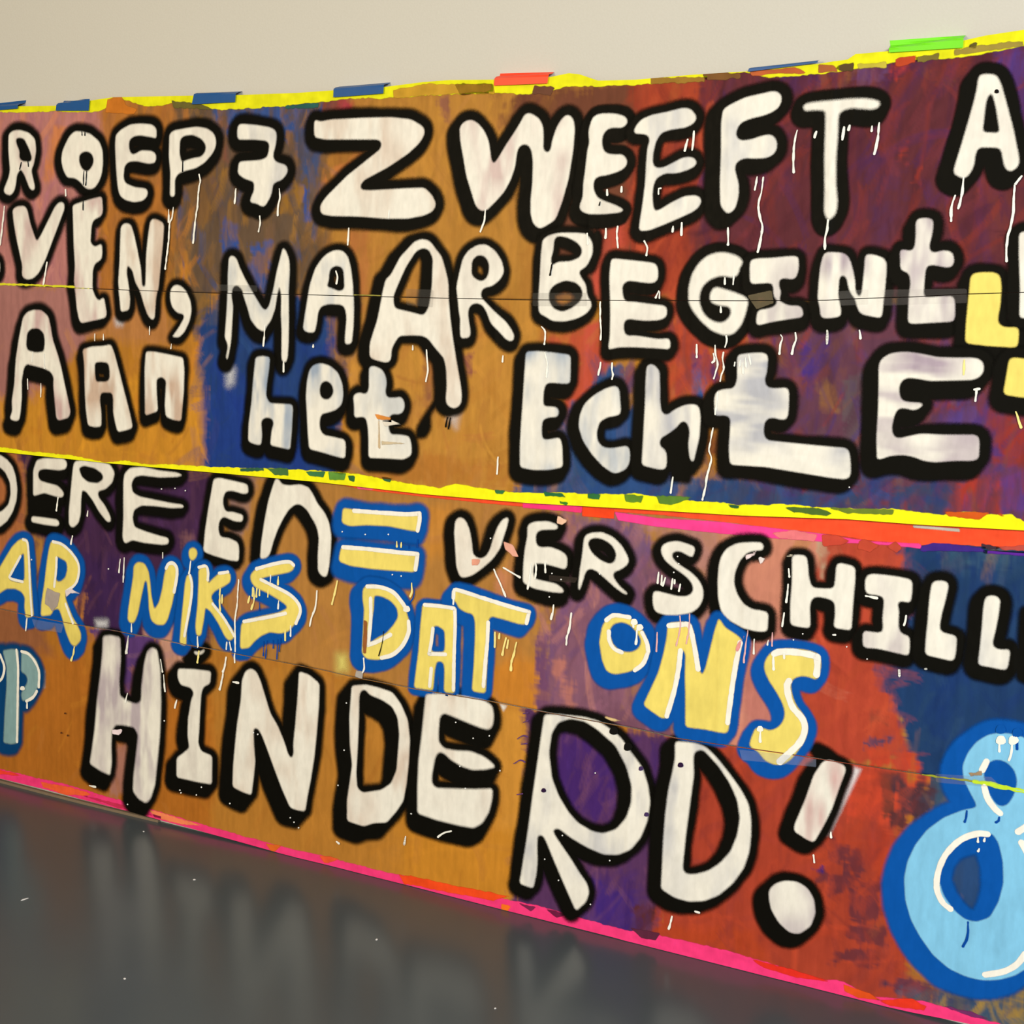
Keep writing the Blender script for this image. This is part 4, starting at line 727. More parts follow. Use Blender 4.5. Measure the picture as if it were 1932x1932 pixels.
letter(2,'O','D4',19,(-7,7),[[(170,250),(230,160),(300,140),(400,160),(480,220),(560,320),(590,420),(590,500),(550,580),(480,640),(400,670),(280,690),(210,660),(170,560),(145,400)]],[[(230,300),(270,230),(350,210),(430,240),(500,320),(530,390),(500,460),(430,490),(340,480),(270,420)]],[[(230,300),(270,230),(350,210),(430,240),(500,320),(530,390),(500,460),(430,490),(340,480),(270,420)]],hl=[[(210,195),(280,150),(420,170)],[(232,300),(238,380),(280,455),(350,488)],[(535,310),(578,400),(590,480)],[(590,485),(545,590),(470,652)]],hlw=20,desc='before NS',**yb)
letter(2,'N','D4',14,(-6,9),[[(770,220),(900,210),(980,220),(1010,330),(1040,500),(1050,640),(1080,700),(1110,640),(1150,480),(1200,280),(1240,170),(1290,260),(1400,330),(1450,370),(1430,500),(1390,700),(1360,900),(1330,1150),(1310,1230),(1100,1190),(930,1170),(930,900),(925,700),(930,500),(900,460),(870,480),(850,650),(820,850),(760,1080),(720,1095),(640,1040),(545,970),(600,850),(680,680),(730,500),(760,350)]],hl=[[(780,245),(900,235),(965,245),(1005,400),(1045,640)],[(885,475),(865,650),(825,850),(760,1070)],[(1432,400),(1390,600),(1350,850),(1315,1130)]],hlw=24,desc='between O and S',**yb)
Sx=lambda L:[(x*.75+1207.5,y*.75+96.6) for x,y in L]
letter(2,'S','D4',14,(-7,10),[Sx([(690,510),(760,480),(900,475),(1080,490),(1200,520),(1270,560),(1280,680),(1260,800),(1220,860),(1120,815),(1020,810),(930,850),(905,920),(930,1060),(980,1180),(1060,1270),(1110,1370),(1120,1480),(1080,1600),(1010,1700),(930,1810),(830,1880),(720,1890),(600,1840),(510,1720),(405,1670),(420,1590),(480,1440),(560,1440),(660,1480),(770,1430),(830,1340),(840,1240),(800,1120),(720,980),(640,860),(590,740),(590,650),(630,570)])],hl=[Sx([(710,540),(780,515),(960,520),(1150,550),(1230,580)]),Sx([(1235,580),(1235,700),(1225,790)]),Sx([(890,870),(865,930),(890,1080),(940,1200),(1040,1310),(1080,1400),(1075,1500),(1020,1620),(900,1740),(780,1850)])],hlw=30,desc='end of ONS, touching the exclamation mark',**yb)
# ------------------------------------------------------------------ row 6
letter(2,'H','D1',9,(-15,23),[[(935,100),(1000,90),(1090,110),(1095,300),(1080,500),(1085,640),(1150,690),(1240,720),(1280,690),(1285,550),(1310,350),(1340,240),(1380,200),(1430,220),(1455,400),(1460,700),(1450,1000),(1430,1250),(1410,1450),(1370,1580),(1330,1620),(1260,1580),(1210,1510),(1215,1380),(1240,1150),(1255,1000),(1220,930),(1130,910),(1050,905),(1015,960),(1010,1100),(1015,1250),(1000,1365),(920,1330),(815,1260),(830,1170),(860,950),(880,700),(910,450),(930,250)]],tint='mauve',amt=.5,soft=3.4,desc='first of HINDERD')
letter(2,'I','D1',10,(-15,17),[[(1620,395),(1760,400),(1920,420),(1910,530),(1850,560),(1830,620),(1820,760),(1810,950),(1800,1080),(1830,1150),(1930,1190),(1925,1450),(1800,1430),(1605,1385),(1605,1210),(1660,1170),(1720,1120),(1705,1000),(1710,850),(1740,680),(1765,620),(1740,570),(1640,540),(1615,470)],[(1765,235),(1815,245),(1865,215),(1850,255),(1800,272),(1770,260)]],(),[[(1730,210),(1860,165),(1905,215),(1850,330),(1760,340),(1700,300)]],amt=.3,desc='with serifs, in HINDERD')
letter(2,'N','D2',10,(-21,26),[[(270,260),(300,180),(350,150),(400,180),(440,270),(480,400),(530,560),(600,680),(660,830),(690,930),(720,975),(745,930),(740,850),(760,650),(780,400),(790,180),(880,210),(975,290),(970,500),(950,750),(930,950),(900,1150),(870,1300),(845,1455),(770,1440),(710,1420),(640,1260),(560,1050),(500,880),(450,750),(410,690),(375,700),(380,850),(390,1000),(375,1150),(355,1305),(270,1275),(185,1230),(190,1050),(210,850),(230,650),(260,450)]],tint='brown',amt=.35,desc='in HINDERD')
letter(2,'D','D2',10,(-20,25),[[(1270,310),(1400,300),(1520,330),(1640,370),(1720,480),(1780,620),(1800,800),(1790,1000),(1770,1200),(1740,1360),(1680,1450),(1590,1555),(1470,1560),(1380,1590),(1230,1540),(1230,1350),(1255,1180),(1275,1030),(1255,850),(1250,600),(1260,450)]],[[(1335,430),(1345,360),(1390,340),(1430,390),(1550,440),(1640,500),(1690,600),(1705,750),(1690,950),(1680,1080),(1630,1200),(1540,1260),(1370,1285),(1320,1240),(1310,1100),(1325,850),(1335,600)]],tint='brown',amt=.4,desc='before ERD')
letter(2,'E','D3',11,(-12,26),[[(255,145),(400,140),(600,165),(780,200),(860,250),(875,340),(865,430),(830,470),(750,450),(600,390),(480,340),(420,315),(380,350),(370,480),(370,580),(420,640),(530,660),(660,665),(780,710),(860,770),(890,810),(800,830),(680,835),(580,800),(480,740),(420,680),(370,670),(340,720),(310,880),(310,960),(350,1000),(500,1005),(700,1010),(865,1005),(860,1100),(830,1220),(770,1320),(690,1365),(550,1340),(350,1290),(180,1230),(180,1000),(190,750),(220,500),(240,300)]],tint='brown',amt=.3,soft=3.4,desc='in HINDERD, under DAT')
letter(2,'R','D5',11,(-12,13),[[(615,-250),(755,-250),(975,-225),(1100,-190),(1206,-124),(1306,-44),(1406,96),(1506,236),(1556,396),(1575,550),(1550,720),(1490,870),(1400,980),(1280,1030),(1150,1025),(1000,960),(850,870),(740,785),(690,800),(700,840),(760,930),(850,1060),(930,1190),(1000,1290),(1020,1370),(990,1460),(900,1540),(860,1450),(790,1290),(710,1100),(640,930),(600,850),(550,850),(545,950),(550,1080),(540,1200),(510,1335),(385,1290),(410,1150),(450,900),(480,680),(510,450),(540,250),(570,50),(600,-150)]],
 [[(655,100),(680,-80),(740,-180),(850,-215),(980,-190),(1090,-120),(1260,30),(1360,220),(1410,400),(1405,560),(1360,690),(1270,795),(1150,835),(1050,815),(920,740),(830,640),(740,490),(680,330)]],tint='grey',amt=.4,soft=3,desc='tall with an oval bowl')
letter(2,'D','D6',11,(-15,15),[[(355,-4),(450,0),(560,15),(640,50),(740,150),(850,290),(950,430),(1020,560),(1045,700),(1045,850),(1030,1000),(980,1150),(880,1290),(750,1400),(620,1450),(480,1455),(350,1420),(225,1340),(235,1150),(245,900),(265,650),(290,450),(330,280),(355,150)]],[[(520,150),(530,90),(600,65),(650,110),(750,220),(850,370),(920,530),(945,700),(920,850),(860,1000),(760,1110),(650,1180),(530,1210),(450,1205),(420,1160),(430,1050),(450,850),(490,550),(525,300)]],tint='grey',amt=.4,soft=3,desc='before the exclamation mark')
letter(2,'exclamation mark bar, streaked with red,','D6',11,(-15,15),[[(1700,180),(1760,160),(1900,215),(1910,260),(1850,420),(1780,620),(1700,780),(1620,915),(1560,890),(1435,810),(1450,740),(1540,530),(1620,300)]],(),[[(1550,60),(1640,0),(1760,60),(1910,170),(1940,240),(1880,260),(1750,170),(1640,190)]],tint='red',amt=.9)
letter(2,'round dot of the exclamation mark','D6',12,(-15,17),[[(1210,1350),(1270,1290),(1360,1265),(1470,1275),(1560,1330),(1620,1430),(1635,1560),(1590,1680),(1490,1750),(1400,1740),(1300,1650),(1230,1530),(1210,1430)]],tint='mauve',amt=.7)
letter(2,'P','D1',9,(-7,10),[[(20,230),(100,215),(165,222),(170,500),(172,700),(168,900),(160,1070),(100,1085),(25,1070),(40,800),(60,550),(60,380)],[(192,228),(270,250),(330,320),(365,420),(360,520),(320,610),(260,680),(200,690),(190,620),(215,575),(245,530),(250,480),(225,440),(190,425)]],(),[[(-120,180),(40,160),(70,560),(30,1000),(-120,1150)]],fill=CYAN,line=NAVY,amt=.3,hl=[[(148,225),(165,400),(160,700),(152,1060)],[(195,238),(260,262),(320,335),(355,430),(352,560)],[(335,600),(300,655),(240,690)],[(-30,520),(20,480),(40,380),(0,270)]],hlw=14,desc='beside HINDERD')
letter(2,'number 8','D8',23,(-12,12),[[(1500,-640),(1600,-700),(1700,-720),(1800,-715),(1932,-680),(2030,-580),(2080,-440),(2060,-280),(1990,-130),(1960,-60),(2080,20),(2220,180),(2300,420),(2320,680),(2280,950),(2180,1180),(2040,1370),(1850,1490),(1700,1530),(1560,1535),(1400,1500),(1250,1430),(1100,1300),(980,1130),(900,980),(850,800),(840,600),(870,450),(940,300),(1050,160),(1200,50),(1380,-20),(1490,-40),(1500,-70),(1440,-180),(1380,-300),(1370,-420),(1420,-540)]],
 [[(1560,-350),(1590,-440),(1680,-480),(1780,-450),(1850,-370),(1870,-270),(1840,-150),(1780,-60),(1700,-50),(1640,-120),(1590,-220)],[(1150,600),(1180,450),(1260,330),(1400,240),(1560,190),(1640,190),(1700,280),(1740,450),(1745,650),(1700,820),(1620,960),(1500,1000),(1400,980),(1300,900),(1200,760)]],fill=LBLUE,line=BLUE,amt=.3,osoft=6,soft=2.2,
 hl=[[(1590,-460),(1550,-380)],[(1570,-230),(1600,-130),(1660,-40),(1715,10)],[(1600,200),(1500,195),(1350,255),(1220,385),(1150,550),(1140,700),(1190,820),(1260,880)],[(1580,1482),(1750,1450),(1870,1385),(1940,1290)],[(1880,180),(1960,130)],[(1910,280),(1960,370)]],hlw=28)
# ------------------------------------------------------------------ edging tapes
YT=C(224,216,24); YB=C(255,250,22); PK=C(250,58,112); OR=C(252,78,40)
def tape(name,pts,col,par,strips,lift=.0007,soft=.0016,jag=0.0,label=None,cover=1.0,mat=None,seed=0.0):
    p=wpts(pts)
    def fn(P):
        d=poly_sdf(P,p)
        if jag: d=d+jag*(fbm(P[:,0]*30+seed,P[:,1]*30,3)*1.2+(vnoise(P[:,0]*110+seed,P[:,1]*20)-.5)*1.6)
        return d
    if isinstance(col,tuple): col=C(*col,x=float(np.mean([q[0] for q in pts])))
    def cf(P):
        n=fbm(P[:,0]*30+seed,P[:,1]*60,2)
        return np.clip(col*(1+.14*n)[:,None],.003,.97)
    o=layer(name,strips,fn,cf,soft,lift,par,mat or MAT_TAPE,bbox=bb(p,.02),cover=cover)
    if o and label: o['label']=label
    return o
tape('edge_tape',[(-200,195),(0,190),(110,185),(180,175),(260,165),(450,165),(630,155),(800,140),(1080,120),(1130,140),(1300,130),(1545,105),(1610,90),(1820,65),(1932,40),(2200,0),(2200,60),(1932,88),(1820,108),(1700,117),(1610,131),(1545,141),(1450,147),(1400,137),(1300,152),(1215,160),(1130,164),(1075,165),(1000,178),(930,176),(800,182),(730,186),(660,187),(600,194),(520,202),(420,208),(365,200),(330,196),(290,202),(265,198),(240,190),(225,185),(215,192),(200,207),(175,212),(110,211),(40,213),(0,212),(-200,222)],YT,UP,[0],jag=.0022,label='fluorescent yellow tape edging the top of the upper banner')
for q in ([(205,188),(232,182),(240,200),(262,206),(255,215),(200,214)],):
    tape('paint_patch',q,C(196,112,34),UP,[0],lift=.0009,jag=.002)
for q,c in (([(745,172),(800,160),(930,160),(930,172),(850,178),(745,186)],(190,140,40)),([(860,160),(932,158),(936,178),(870,178)],(176,136,30)),([(1230,148),(1330,146),(1330,155),(1230,158)],(150,110,40)),([(1325,139),(1400,138),(1400,150),(1330,151)],(120,80,40)),([(1415,134),(1500,128),(1520,138),(1420,142)],(190,96,50)),([(1545,122),(1575,124),(1580,136),(1545,138)],(170,96,50)),([(1580,126),(1612,120),(1610,134),(1576,133)],(90,70,40)),([(1618,122),(1672,118),(1672,128),(1620,130)],(196,180,60)),([(1690,112),(1728,106),(1728,120),(1690,126)],(196,74,40)),([(1728,108),(1772,102),(1770,114),(1728,120)],(130,116,50)),([(1800,94),(1932,76),(1932,88),(1800,106)],(160,140,60)),([(1830,84),(1846,80),(1842,92),(1828,92)],(96,86,40)),([(1010,162),(1050,165),(1040,180),(1005,178)],(104,64,44)),([(325,190),(380,196),(400,206),(330,204)],(96,84,34)),([(540,200),(605,194),(602,204),(540,206)],(44,84,70))):
    tape('paint_patch',q,c,UP,[0],lift=.0009,jag=.0026,seed=q[0][0])
tape('edge_tape',[(-200,824),(0,843),(60,852),(130,858),(165,864),(200,872),(240,868),(275,876),(320,876),(400,881),(520,884),(640,890),(700,898),(760,910),(830,920),(860,912),(890,918),(960,928),(1030,930),(1060,928),(1120,932),(1200,931),(1260,938),(1310,944),(1375,948),(1395,953),(1480,950),(1560,958),(1690,960),(1700,962),(1750,966),(1780,972),(1830,965),(1880,970),(1910,968),(1932,984),(2200,1000),(2200,1035),(1932,1010),(1600,990),(1200,975),(800,950),(400,905),(0,865),(-200,850)],YB,UP,[1],jag=.0020,label='bright yellow tape edging the bottom of the upper banner')
for q,c in (([(455,884),(500,882),(500,888),(455,889)],(50,90,60)),([(505,883),(545,884),(545,896),(520,896)],(70,104,50)),([(578,889),(616,890),(612,900),(585,897)],(60,110,60)),([(622,891),(655,893),(652,906),(624,904)],(96,140,50)),([(658,897),(672,898),(670,908),(660,906)],(50,96,50)),([(722,900),(742,902),(738,909),(726,906)],(50,96,60)),([(935,924),(955,925),(950,932),(938,930)],(56,110,60)),([(1027,927),(1062,930),(1068,938),(1030,936)],(40,104,60)),([(1110,930),(1135,932),(1132,942),(1110,941)],(50,110,56)),([(1180,932),(1216,934),(1212,948),(1182,946)],(96,134,40)),([(1240,934),(1310,938),(1268,952),(1245,950)],(90,126,44)),([(1375,951),(1400,952),(1395,960),(1380,957)],(44,96,56)),([(1480,956),(1545,958),(1570,968),(1560,972),(1500,966)],(80,110,44)),([(1570,958),(1690,961),(1685,970),(1600,968)],(110,130,44)),([(1780,964),(1870,966),(1850,980),(1790,974)],(214,92,30)),([(1056,944),(1074,948),(1070,953),(1058,951)],(60,130,40)),([(1882,966),(1900,970),(1894,976),(1884,972)],(200,80,40))):
    tape('paint_patch',q,c,UP,[1],lift=.0010,jag=.0018,seed=q[0][0])
# lower banner, top edge
tape('edge_tape',[(500,880),(600,895),(800,925),(1000,940),(1200,950),(1400,965),(1932,990),(2200,1000),(2200,1070),(1932,1034),(1860,1032),(1780,1026),(1730,1030),(1640,1020),(1560,1008),(1450,996),(1360,984),(1250,972),(1160,966),(1100,965),(960,954),(800,938),(700,926),(600,908)],OR,LO,[2],label='orange tape edging the top of the lower banner',jag=.0008)
tape('edge_tape',[(985,946),(1098,955),(1096,968),(1060,964),(985,958)],PK,LO,[2],lift=.0010,label='short pink tape under the yellow edge',jag=.0006)
tape('edge_tape',[(1158,966),(1240,978),(1360,985),(1460,997),(1540,1006),(1640,1022),(1735,1026),(1740,1036),(1640,1026),(1560,1024),(1545,1022),(1450,1015),(1350,1006),(1240,994),(1165,982)],C(248,64,130),LO,[2],lift=.0010,label='pink tape below the orange tape',jag=.0006)
tape('edge_tape',[(545,904),(570,905),(590,908),(580,911)],PK,LO,[2],lift=.0010)
tape('edge_tape',[(672,917),(705,920),(700,925),(672,923)],C(250,90,110),LO,[2],lift=.0010)
tape('edge_tape',[(1098,956),(1158,962),(1157,979),(1097,974)],C(246,70,28),LO,[2],lift=.0013,label='short bright orange tape square')
tape('masking_tape_piece',[(1722,991),(1810,998),(1811,1004),(1722,996)],C(196,182,156),LO,[2],lift=.0014,label='slim beige strip of masking tape')
for q,c in (([(1550,1010),(1575,1008),(1605,1022),(1580,1030),(1552,1030)],(196,70,50)),([(1622,1022),(1630,1018),(1658,1030),(1640,1042),(1618,1036)],(196,74,50)),([(1672,1032),(1688,1022),(1700,1034),(1690,1044)],(196,74,52)),([(1738,1032),(1760,1024),(1850,1033),(1860,1042),(1735,1040)],(66,42,130)),([(1852,1026),(1890,1032),(1880,1038),(1852,1036)],(70,50,60)),([(1885,1032),(1940,1028),(1940,1040),(1890,1038)],(190,80,66)),([(1855,1038),(1960,1042),(1960,1050),(1855,1044)],(96,40,150)),([(1456,1006),(1500,1000),(1540,1010),(1535,1022),(1470,1016)],(232,120,120))):
    tape('paint_patch',q,c,LO,[2],lift=.0013,jag=.0016,seed=q[0][0])
# lower banner, bottom edge
tape('edge_tape',[(-200,1398),(0,1452),(40,1462),(120,1480),(200,1504),(250,1518),(300,1532),(400,1562),(500,1590),(600,1614),(700,1640),(800,1663),(900,1688),(1000,1706),(1080,1728),(1150,1748),(1180,1756),(1245,1766),(1320,1782),(1370,1795),(1450,1818),(1532,1848),(1590,1852),(1640,1880),(1740,1890),(1800,1906),(1860,1926),(2200,2010),(2200,2060),(1832,1960),(1550,1890),(1150,1790),(900,1725),(600,1650),(400,1595),(0,1490),(-200,1440)],PK,LO,[3],jag=.0022,label='neon pink tape edging the bottom of the lower banner')
for q,c in (([(-60,1438),(0,1454),(40,1464),(0,1462),(-60,1448)],(226,58,36)),([(75,1476),(140,1488),(180,1502),(120,1500),(80,1486)],(232,86,40)),([(280,1528),(330,1542),(380,1558),(340,1556),(290,1542)],(250,120,70)),([(500,1592),(530,1596),(512,1610)],(214,96,30)),([(600,1614),(640,1622),(610,1630)],(226,84,40)),([(750,1650),(860,1672),(960,1692),(930,1700),(820,1680),(760,1668)],(236,72,26)),([(945,1706),(964,1710),(955,1722),(945,1716)],(244,110,30)),([(1190,1752),(1244,1762),(1236,1774),(1208,1770)],(92,40,56)),([(1420,1812),(1500,1832),(1560,1852),(1500,1846),(1440,1826)],(232,50,34)),([(1590,1858),(1640,1876),(1660,1888),(1620,1884),(1592,1872)],(232,84,30)),([(1655,1888),(1720,1886),(1748,1900),(1742,1908),(1680,1898)],(236,58,34)),([(1770,1896),(1830,1910),(1870,1926),(1820,1916)],(120,50,100)),([(980,1706),(1010,1712),(1000,1720)],(120,40,70)),([(1030,1716),(1070,1726),(1050,1732)],(110,30,60)),([(150,1500),(240,1522),(300,1542),(220,1524)],(190,44,66))):
    tape('paint_patch',q,c,LO,[3],lift=.0009,jag=.0022,seed=q[0][0])
# thin yellow edge showing in the seam
ribbon('edge_tape',wpts([(-60,534),(0,536),(60,538),(110,540),(170,543)]),.0032,C(214,206,40),.0016,UP,wob=.4)
ribbon('edge_tape',wpts([(620,556),(690,557),(720,558)]),.0016,C(150,140,60),.0016,UP,wob=.4)
ribbon('edge_tape',wpts([(1838,1474),(1870,1480),(1900,1487),(1960,1498)]),.0042,C(190,214,40),.0040,LO,wob=.6)
ribbon('edge_tape',wpts([(1740,1462),(1790,1468),(1838,1474)]),.0018,C(150,150,40),.0036,LO,wob=.6)
# clear tape across the seams
def clear(q,par,st,col=(120,112,96),cover=.15):
    tape('clear_tape',q,col,par,st,lift=.0047,soft=.0009,cover=cover,label='piece of clear tape over the seam')
clear([(412,537),(490,539),(490,551),(412,549)],UP,[0]); clear([(770,545),(822,547),(820,580),(770,576)],UP,[0,1])
clear([(1008,553),(1110,553),(1110,578),(1008,578)],UP,[0,1]); clear([(1412,558),(1458,548),(1462,572),(1430,584)],UP,[0,1],(140,124,90),.45)
clear([(1585,550),(1640,546),(1640,575),(1588,577)],UP,[0,1],(190,184,170),.09); clear([(1665,547),(1825,545),(1826,572),(1668,577)],UP,[0,1],(190,180,170),.08)
clear([(1395,1414),(1540,1430),(1540,1447),(1400,1434)],LO,[2,3],(170,180,200),.18); clear([(60,1168),(120,1178),(116,1194),(66,1186)],LO,[2,3],(150,150,150),.2)
clear([(1035,1085),(1090,1090),(1085,1100),(1035,1096)],LO,[2],(60,50,40),.6); clear([(1765,1460),(1870,1466),(1890,1486),(1766,1476)],LO,[2,3],(160,160,170),.16)
# torn places and chipped paint
def torn(q,c,par,cr=None,jag=.0012):
    p=crop(CR[cr],q) if cr else q
    o=tape('torn_patch',[tuple(a) for a in p],c,par,[0,1] if par is UP else [2,3],lift=.0044,jag=jag,mat=MAT_SHEET_A,seed=p[0][0])
MAT_SHEET_A=MAT_PAINT
torn([(430,1255),(500,1290),(545,1300),(520,1420),(470,1470),(440,1420),(405,1400),(415,1300)],(160,138,112),LO,'C1')
torn([(590,1280),(640,1258),(720,1302),(640,1300),(600,1340)],(214,190,168),LO,'C1')
torn([(1495,1355),(1560,1370),(1650,1390),(1640,1410),(1560,1410),(1520,1400)],(208,128,52),UP,'B2')
torn([(1560,1410),(1650,1410),(1740,1450),(1640,1460),(1590,1470)],(222,206,176),UP,'B2')
torn([(1530,1400),(1545,1400),(1548,1670),(1530,1670)],(200,168,120),UP,'B2')
torn([(1560,1600),(1780,1625),(1560,1640)],(196,172,130),UP,'B2')
torn([(1310,1190),(1380,1170),(1395,1290),(1330,1240)],(240,214,196),LO,'D2') if False else None
torn([(1310,170),(1375,180),(1365,250),(1300,225)],(170,156,136),LO,'D2')
torn([(720,830),(800,860),(860,970),(800,960),(740,900)],(226,160,130),LO,'C3',.002)
torn([(430,990),(530,990),(480,1040),(430,1050)],(222,150,116),LO,'C3',.003)
torn([(1220,600),(1300,640),(1260,680),(1215,660)],(240,190,150),LO,'C3',.003)
torn([(1010,960),(1100,905),(1080,960),(1010,985)],(240,214,204),LO,'C4',.003)
torn([(1120,980),(1180,985),(1140,1025)],(240,224,210),LO,'C4',.003)
torn([(1360,960),(1425,940),(1420,965),(1370,970)],(226,214,180),LO,'C4',.002)
torn([(1020,950),(1110,955),(1080,1000),(1020,985)],(226,196,176),LO,'D1',.004)
torn([(1430,1250),(1540,1230),(1550,1270),(1450,1285)],(168,140,104),LO,'D7',.003)
torn([(160,1065),(250,1080),(365,1120),(250,1115)],(214,180,120),LO,'D4',.002)
torn([(1385,470),(1430,380),(1480,300),(1490,330),(1430,430),(1400,480)],(230,150,140),LO,'D4',.004)
torn([(1380,1550),(1410,1560),(1400,1850),(1370,1850)],(150,86,40),LO,'C2',.002)
# soft overspray
def spray(q,c,par,cr,soft,cover=.7):
    p=wpts(q,cr)
    layer('overspray',[0,1] if par is UP else [2,3],lambda P:poly_sdf(P,p),C(*c),soft,.0006,par,bbox=bb(p,soft*2),cover=cover)
spray([(165,990),(200,960),(190,1060),(165,1080)],(226,220,208),UP,'B2',.03,1.0)
spray([(1070,500),(1130,500),(1120,540),(1080,540)],(226,220,208),UP,'B1',.022,.9)
spray([(370,560),(395,560),(390,600),(375,600)],(226,220,208),UP,'B1',.01,.5) if False else None
spray([(1140,1880),(1200,1880),(1210,1990),(1140,2000)],(236,216,110),LO,'C2',.032,1.0)
spray([(350,420),(395,420),(395,560),(360,570)],(236,230,214),LO,'D1',.012,.9)
spray([(870,1560),(960,1560),(960,1600),(880,1600)],(226,220,208),LO,'C1',.022,1.0)
spray([(380,1200),(440,1220),(330,1450),(160,1800),(130,1820),(250,1530)],(238,222,214),LO,'D7',.008,.85)
spray([(930,240),(990,250),(960,300)],(240,232,220),LO,'D3',.006,.9)
spray([(1200,740),(1290,760),(1330,880),(1260,920),(1200,830)],(240,236,226),LO,'D8',.014,.95)
spray([(240,1250),(330,1340),(300,1480),(230,1400)],(232,224,210),UP,'B3',.02,.5)
spray([(1480,560),(1540,560),(1500,760),(1470,760)],(120,120,116),UP,'E2',.012,.5)
# ------------------------------------------------------------------ drips
DW=C(240,234,222); DY=C(246,220,128); DK=C(20,18,14); DB=C(6,66,140)
def drips(par,cr,col,w,lines):
    for l in lines:
        p=wpts(l,cr); m=mpp(*crop(CR[cr],[l[0]])[0])
        ribbon('paint_drip',p,[w*K*m*.8,w*K*m,w*K*m*1.1],col,.0052,par,soft=.0009,wob=.35)
drips(UP,'A1',DW,9,[[(1835,870),(1845,930),(1830,1000),(1820,1150),(1800,1280),(1780,1490)],[(1600,1170),(1590,1260),(1565,1320),(1555,1500),(1540,1620),(1528,1725)],[(1558,1190),(1556,1300)],[(60,1160),(45,1300),(20,1505)],[(448,1670),(430,1780),(412,1870)],[(620,1010),(622,1060)]])
drips(UP,'A1',DK,6,[[(785,840),(782,960)],[(812,840),(803,965)],[(780,1090),(778,1190)],[(1685,750),(1682,840)],[(215,760),(200,820)],[(275,740),(278,795)],[(765,480),(768,510)],[(795,480),(795,510)]])
drips(UP,'A2',DW,9,[[(238,1000),(226,1130)],[(632,1000),(640,1080),(625,1150),(620,1240)],[(456,1250),(460,1310),(448,1388)],[(1265,1360),(1255,1508)],[(1630,1200),(1625,1265)],[(1150,1750),(1165,1800),(1155,1860)]])
drips(UP,'A3',DW,9,[[(575,1190),(570,1280),(550,1340),(533,1390)],[(1780,1345),(1772,1420),(1785,1535)],[(1675,1365),(1668,1445)],[(1685,1010),(1683,1055)],[(1815,985),(1813,1025)],[(1505,1410),(1508,1500)]])
drips(UP,'A3',DK,6,[[(1190,1660),(1175,1720),(1163,1785)],[(1618,1120),(1612,1148)]])
drips(UP,'A4',DW,10,[[(540,720),(535,800),(525,888)],[(480,795),(458,895)],[(1475,710),(1450,850),(1440,1000),(1447,1090)],[(1170,1140),(1160,1240),(1130,1380),(1135,1480),(1165,1580),(1150,1680),(1120,1815)],[(1115,1135),(1095,1250)],[(852,1600),(852,1750)],[(430,1555),(430,1660)],[(352,1585),(348,1630)],[(90,1720),(118,1780),(110,1845)],[(220,1290),(222,1240),(240,1240)],[(1900,680),(1888,790)],[(1640,735),(1630,770)]])
drips(UP,'A5',DW,11,[[(620,885),(600,1050),(575,1165)],[(300,925),(285,1035)],[(350,910),(342,945)],[(552,915),(548,955)],[(45,965),(30,1015)],[(160,1770),(150,1850),(130,1932),(130,2030)],[(1385,1380),(1375,1500),(1360,1590),(1340,1660)],[(1310,1545),(1275,1650),(1272,1775)],[(1850,1450),(1845,1560),(1830,1760),(1790,1910),(1775,2060),(1775,2140)],[(1915,1370),(1860,1440)]])
drips(UP,'B1',DW,6,[[(885,630),(885,690)],[(965,630),(965,680)],[(320,795),(315,880)],[(425,810),(428,940)],[(275,1040),(275,1130)],[(395,1080),(392,1200)],[(1385,560),(1385,635)],[(1585,720),(1580,760)]])
drips(UP,'B2',DW,9,[[(500,555),(495,640),(483,735)],[(668,880),(668,970)],[(940,730),(940,745)],[(1845,735),(1845,770)]])
drips(UP,'B3',DW,8,[[(1085,560),(1118,610),(1110,720)],[(1620,340),(1620,480),(1628,600),(1625,680)],[(1625,890),(1602,1000)],[(1730,895),(1728,960),(1738,1000),(1730,1040)],[(38,775),(50,950),(32,1060)],[(735,830),(728,880)],[(1115,800),(1135,900),(1130,1020)],[(690,1750),(680,1900)]])
drips(UP,'B3',DK,8,[[(230,1390),(215,1470)],[(258,1395),(238,1490)],[(1180,0),(1165,90)]])
drips(UP,'B4',DW,9,[[(823,360),(822,415)],[(900,340),(898,420)],[(785,620),(787,670)],[(835,890),(840,930),(825,990)],[(568,970),(568,1080)],[(735,975),(735,1040),(755,1150),(735,1230),(720,1275)],[(720,1050),(728,1110),(708,1130)],[(810,1040),(800,1100),(815,1180),(790,1240),(780,1300)],[(1330,880),(1345,910),(1330,960),(1320,1050)],[(1465,860),(1470,920),(1445,980),(1430,1050)],[(1752,840),(1750,960)],[(1010,1090),(1015,1170)],[(960,1110),(955,1160)],[(985,1140),(988,1225)],[(1040,1060),(1058,1145)],[(915,1130),(908,1160)],[(220,480),(195,540)],[(228,490),(228,545)],[(715,1725),(690,1850),(680,1932),(700,2010),(665,2150),(640,2300),(620,2375)],[(755,1400),(735,1600)]])
drips(UP,'B5',DW,10,[[(150,1085),(148,1200)],[(440,1080),(452,1150)],[(1505,1615),(1495,1720)],[(1485,1615),(1530,1612)]])
drips(UP,'B5',DY,9,[[(1395,1350),(1390,1480)],[(1860,1820),(1910,1960)]])
drips(UP,'E2',DW,8,[[(1318,965),(1298,1105)]])
drips(LO,'C1',DW,8,[[(530,430),(515,545)],[(660,780),(645,850)],[(1090,990),(1080,1110)],[(1128,980),(1118,1200)],[(1480,930),(1480,980)],[(800,550),(795,595)],[(1735,1010),(1720,1120)],[(245,1530),(235,1640)],[(1195,1580),(1195,1650)],[(1170,1690),(1145,1850)],[(1795,1700),(1800,1790)]])
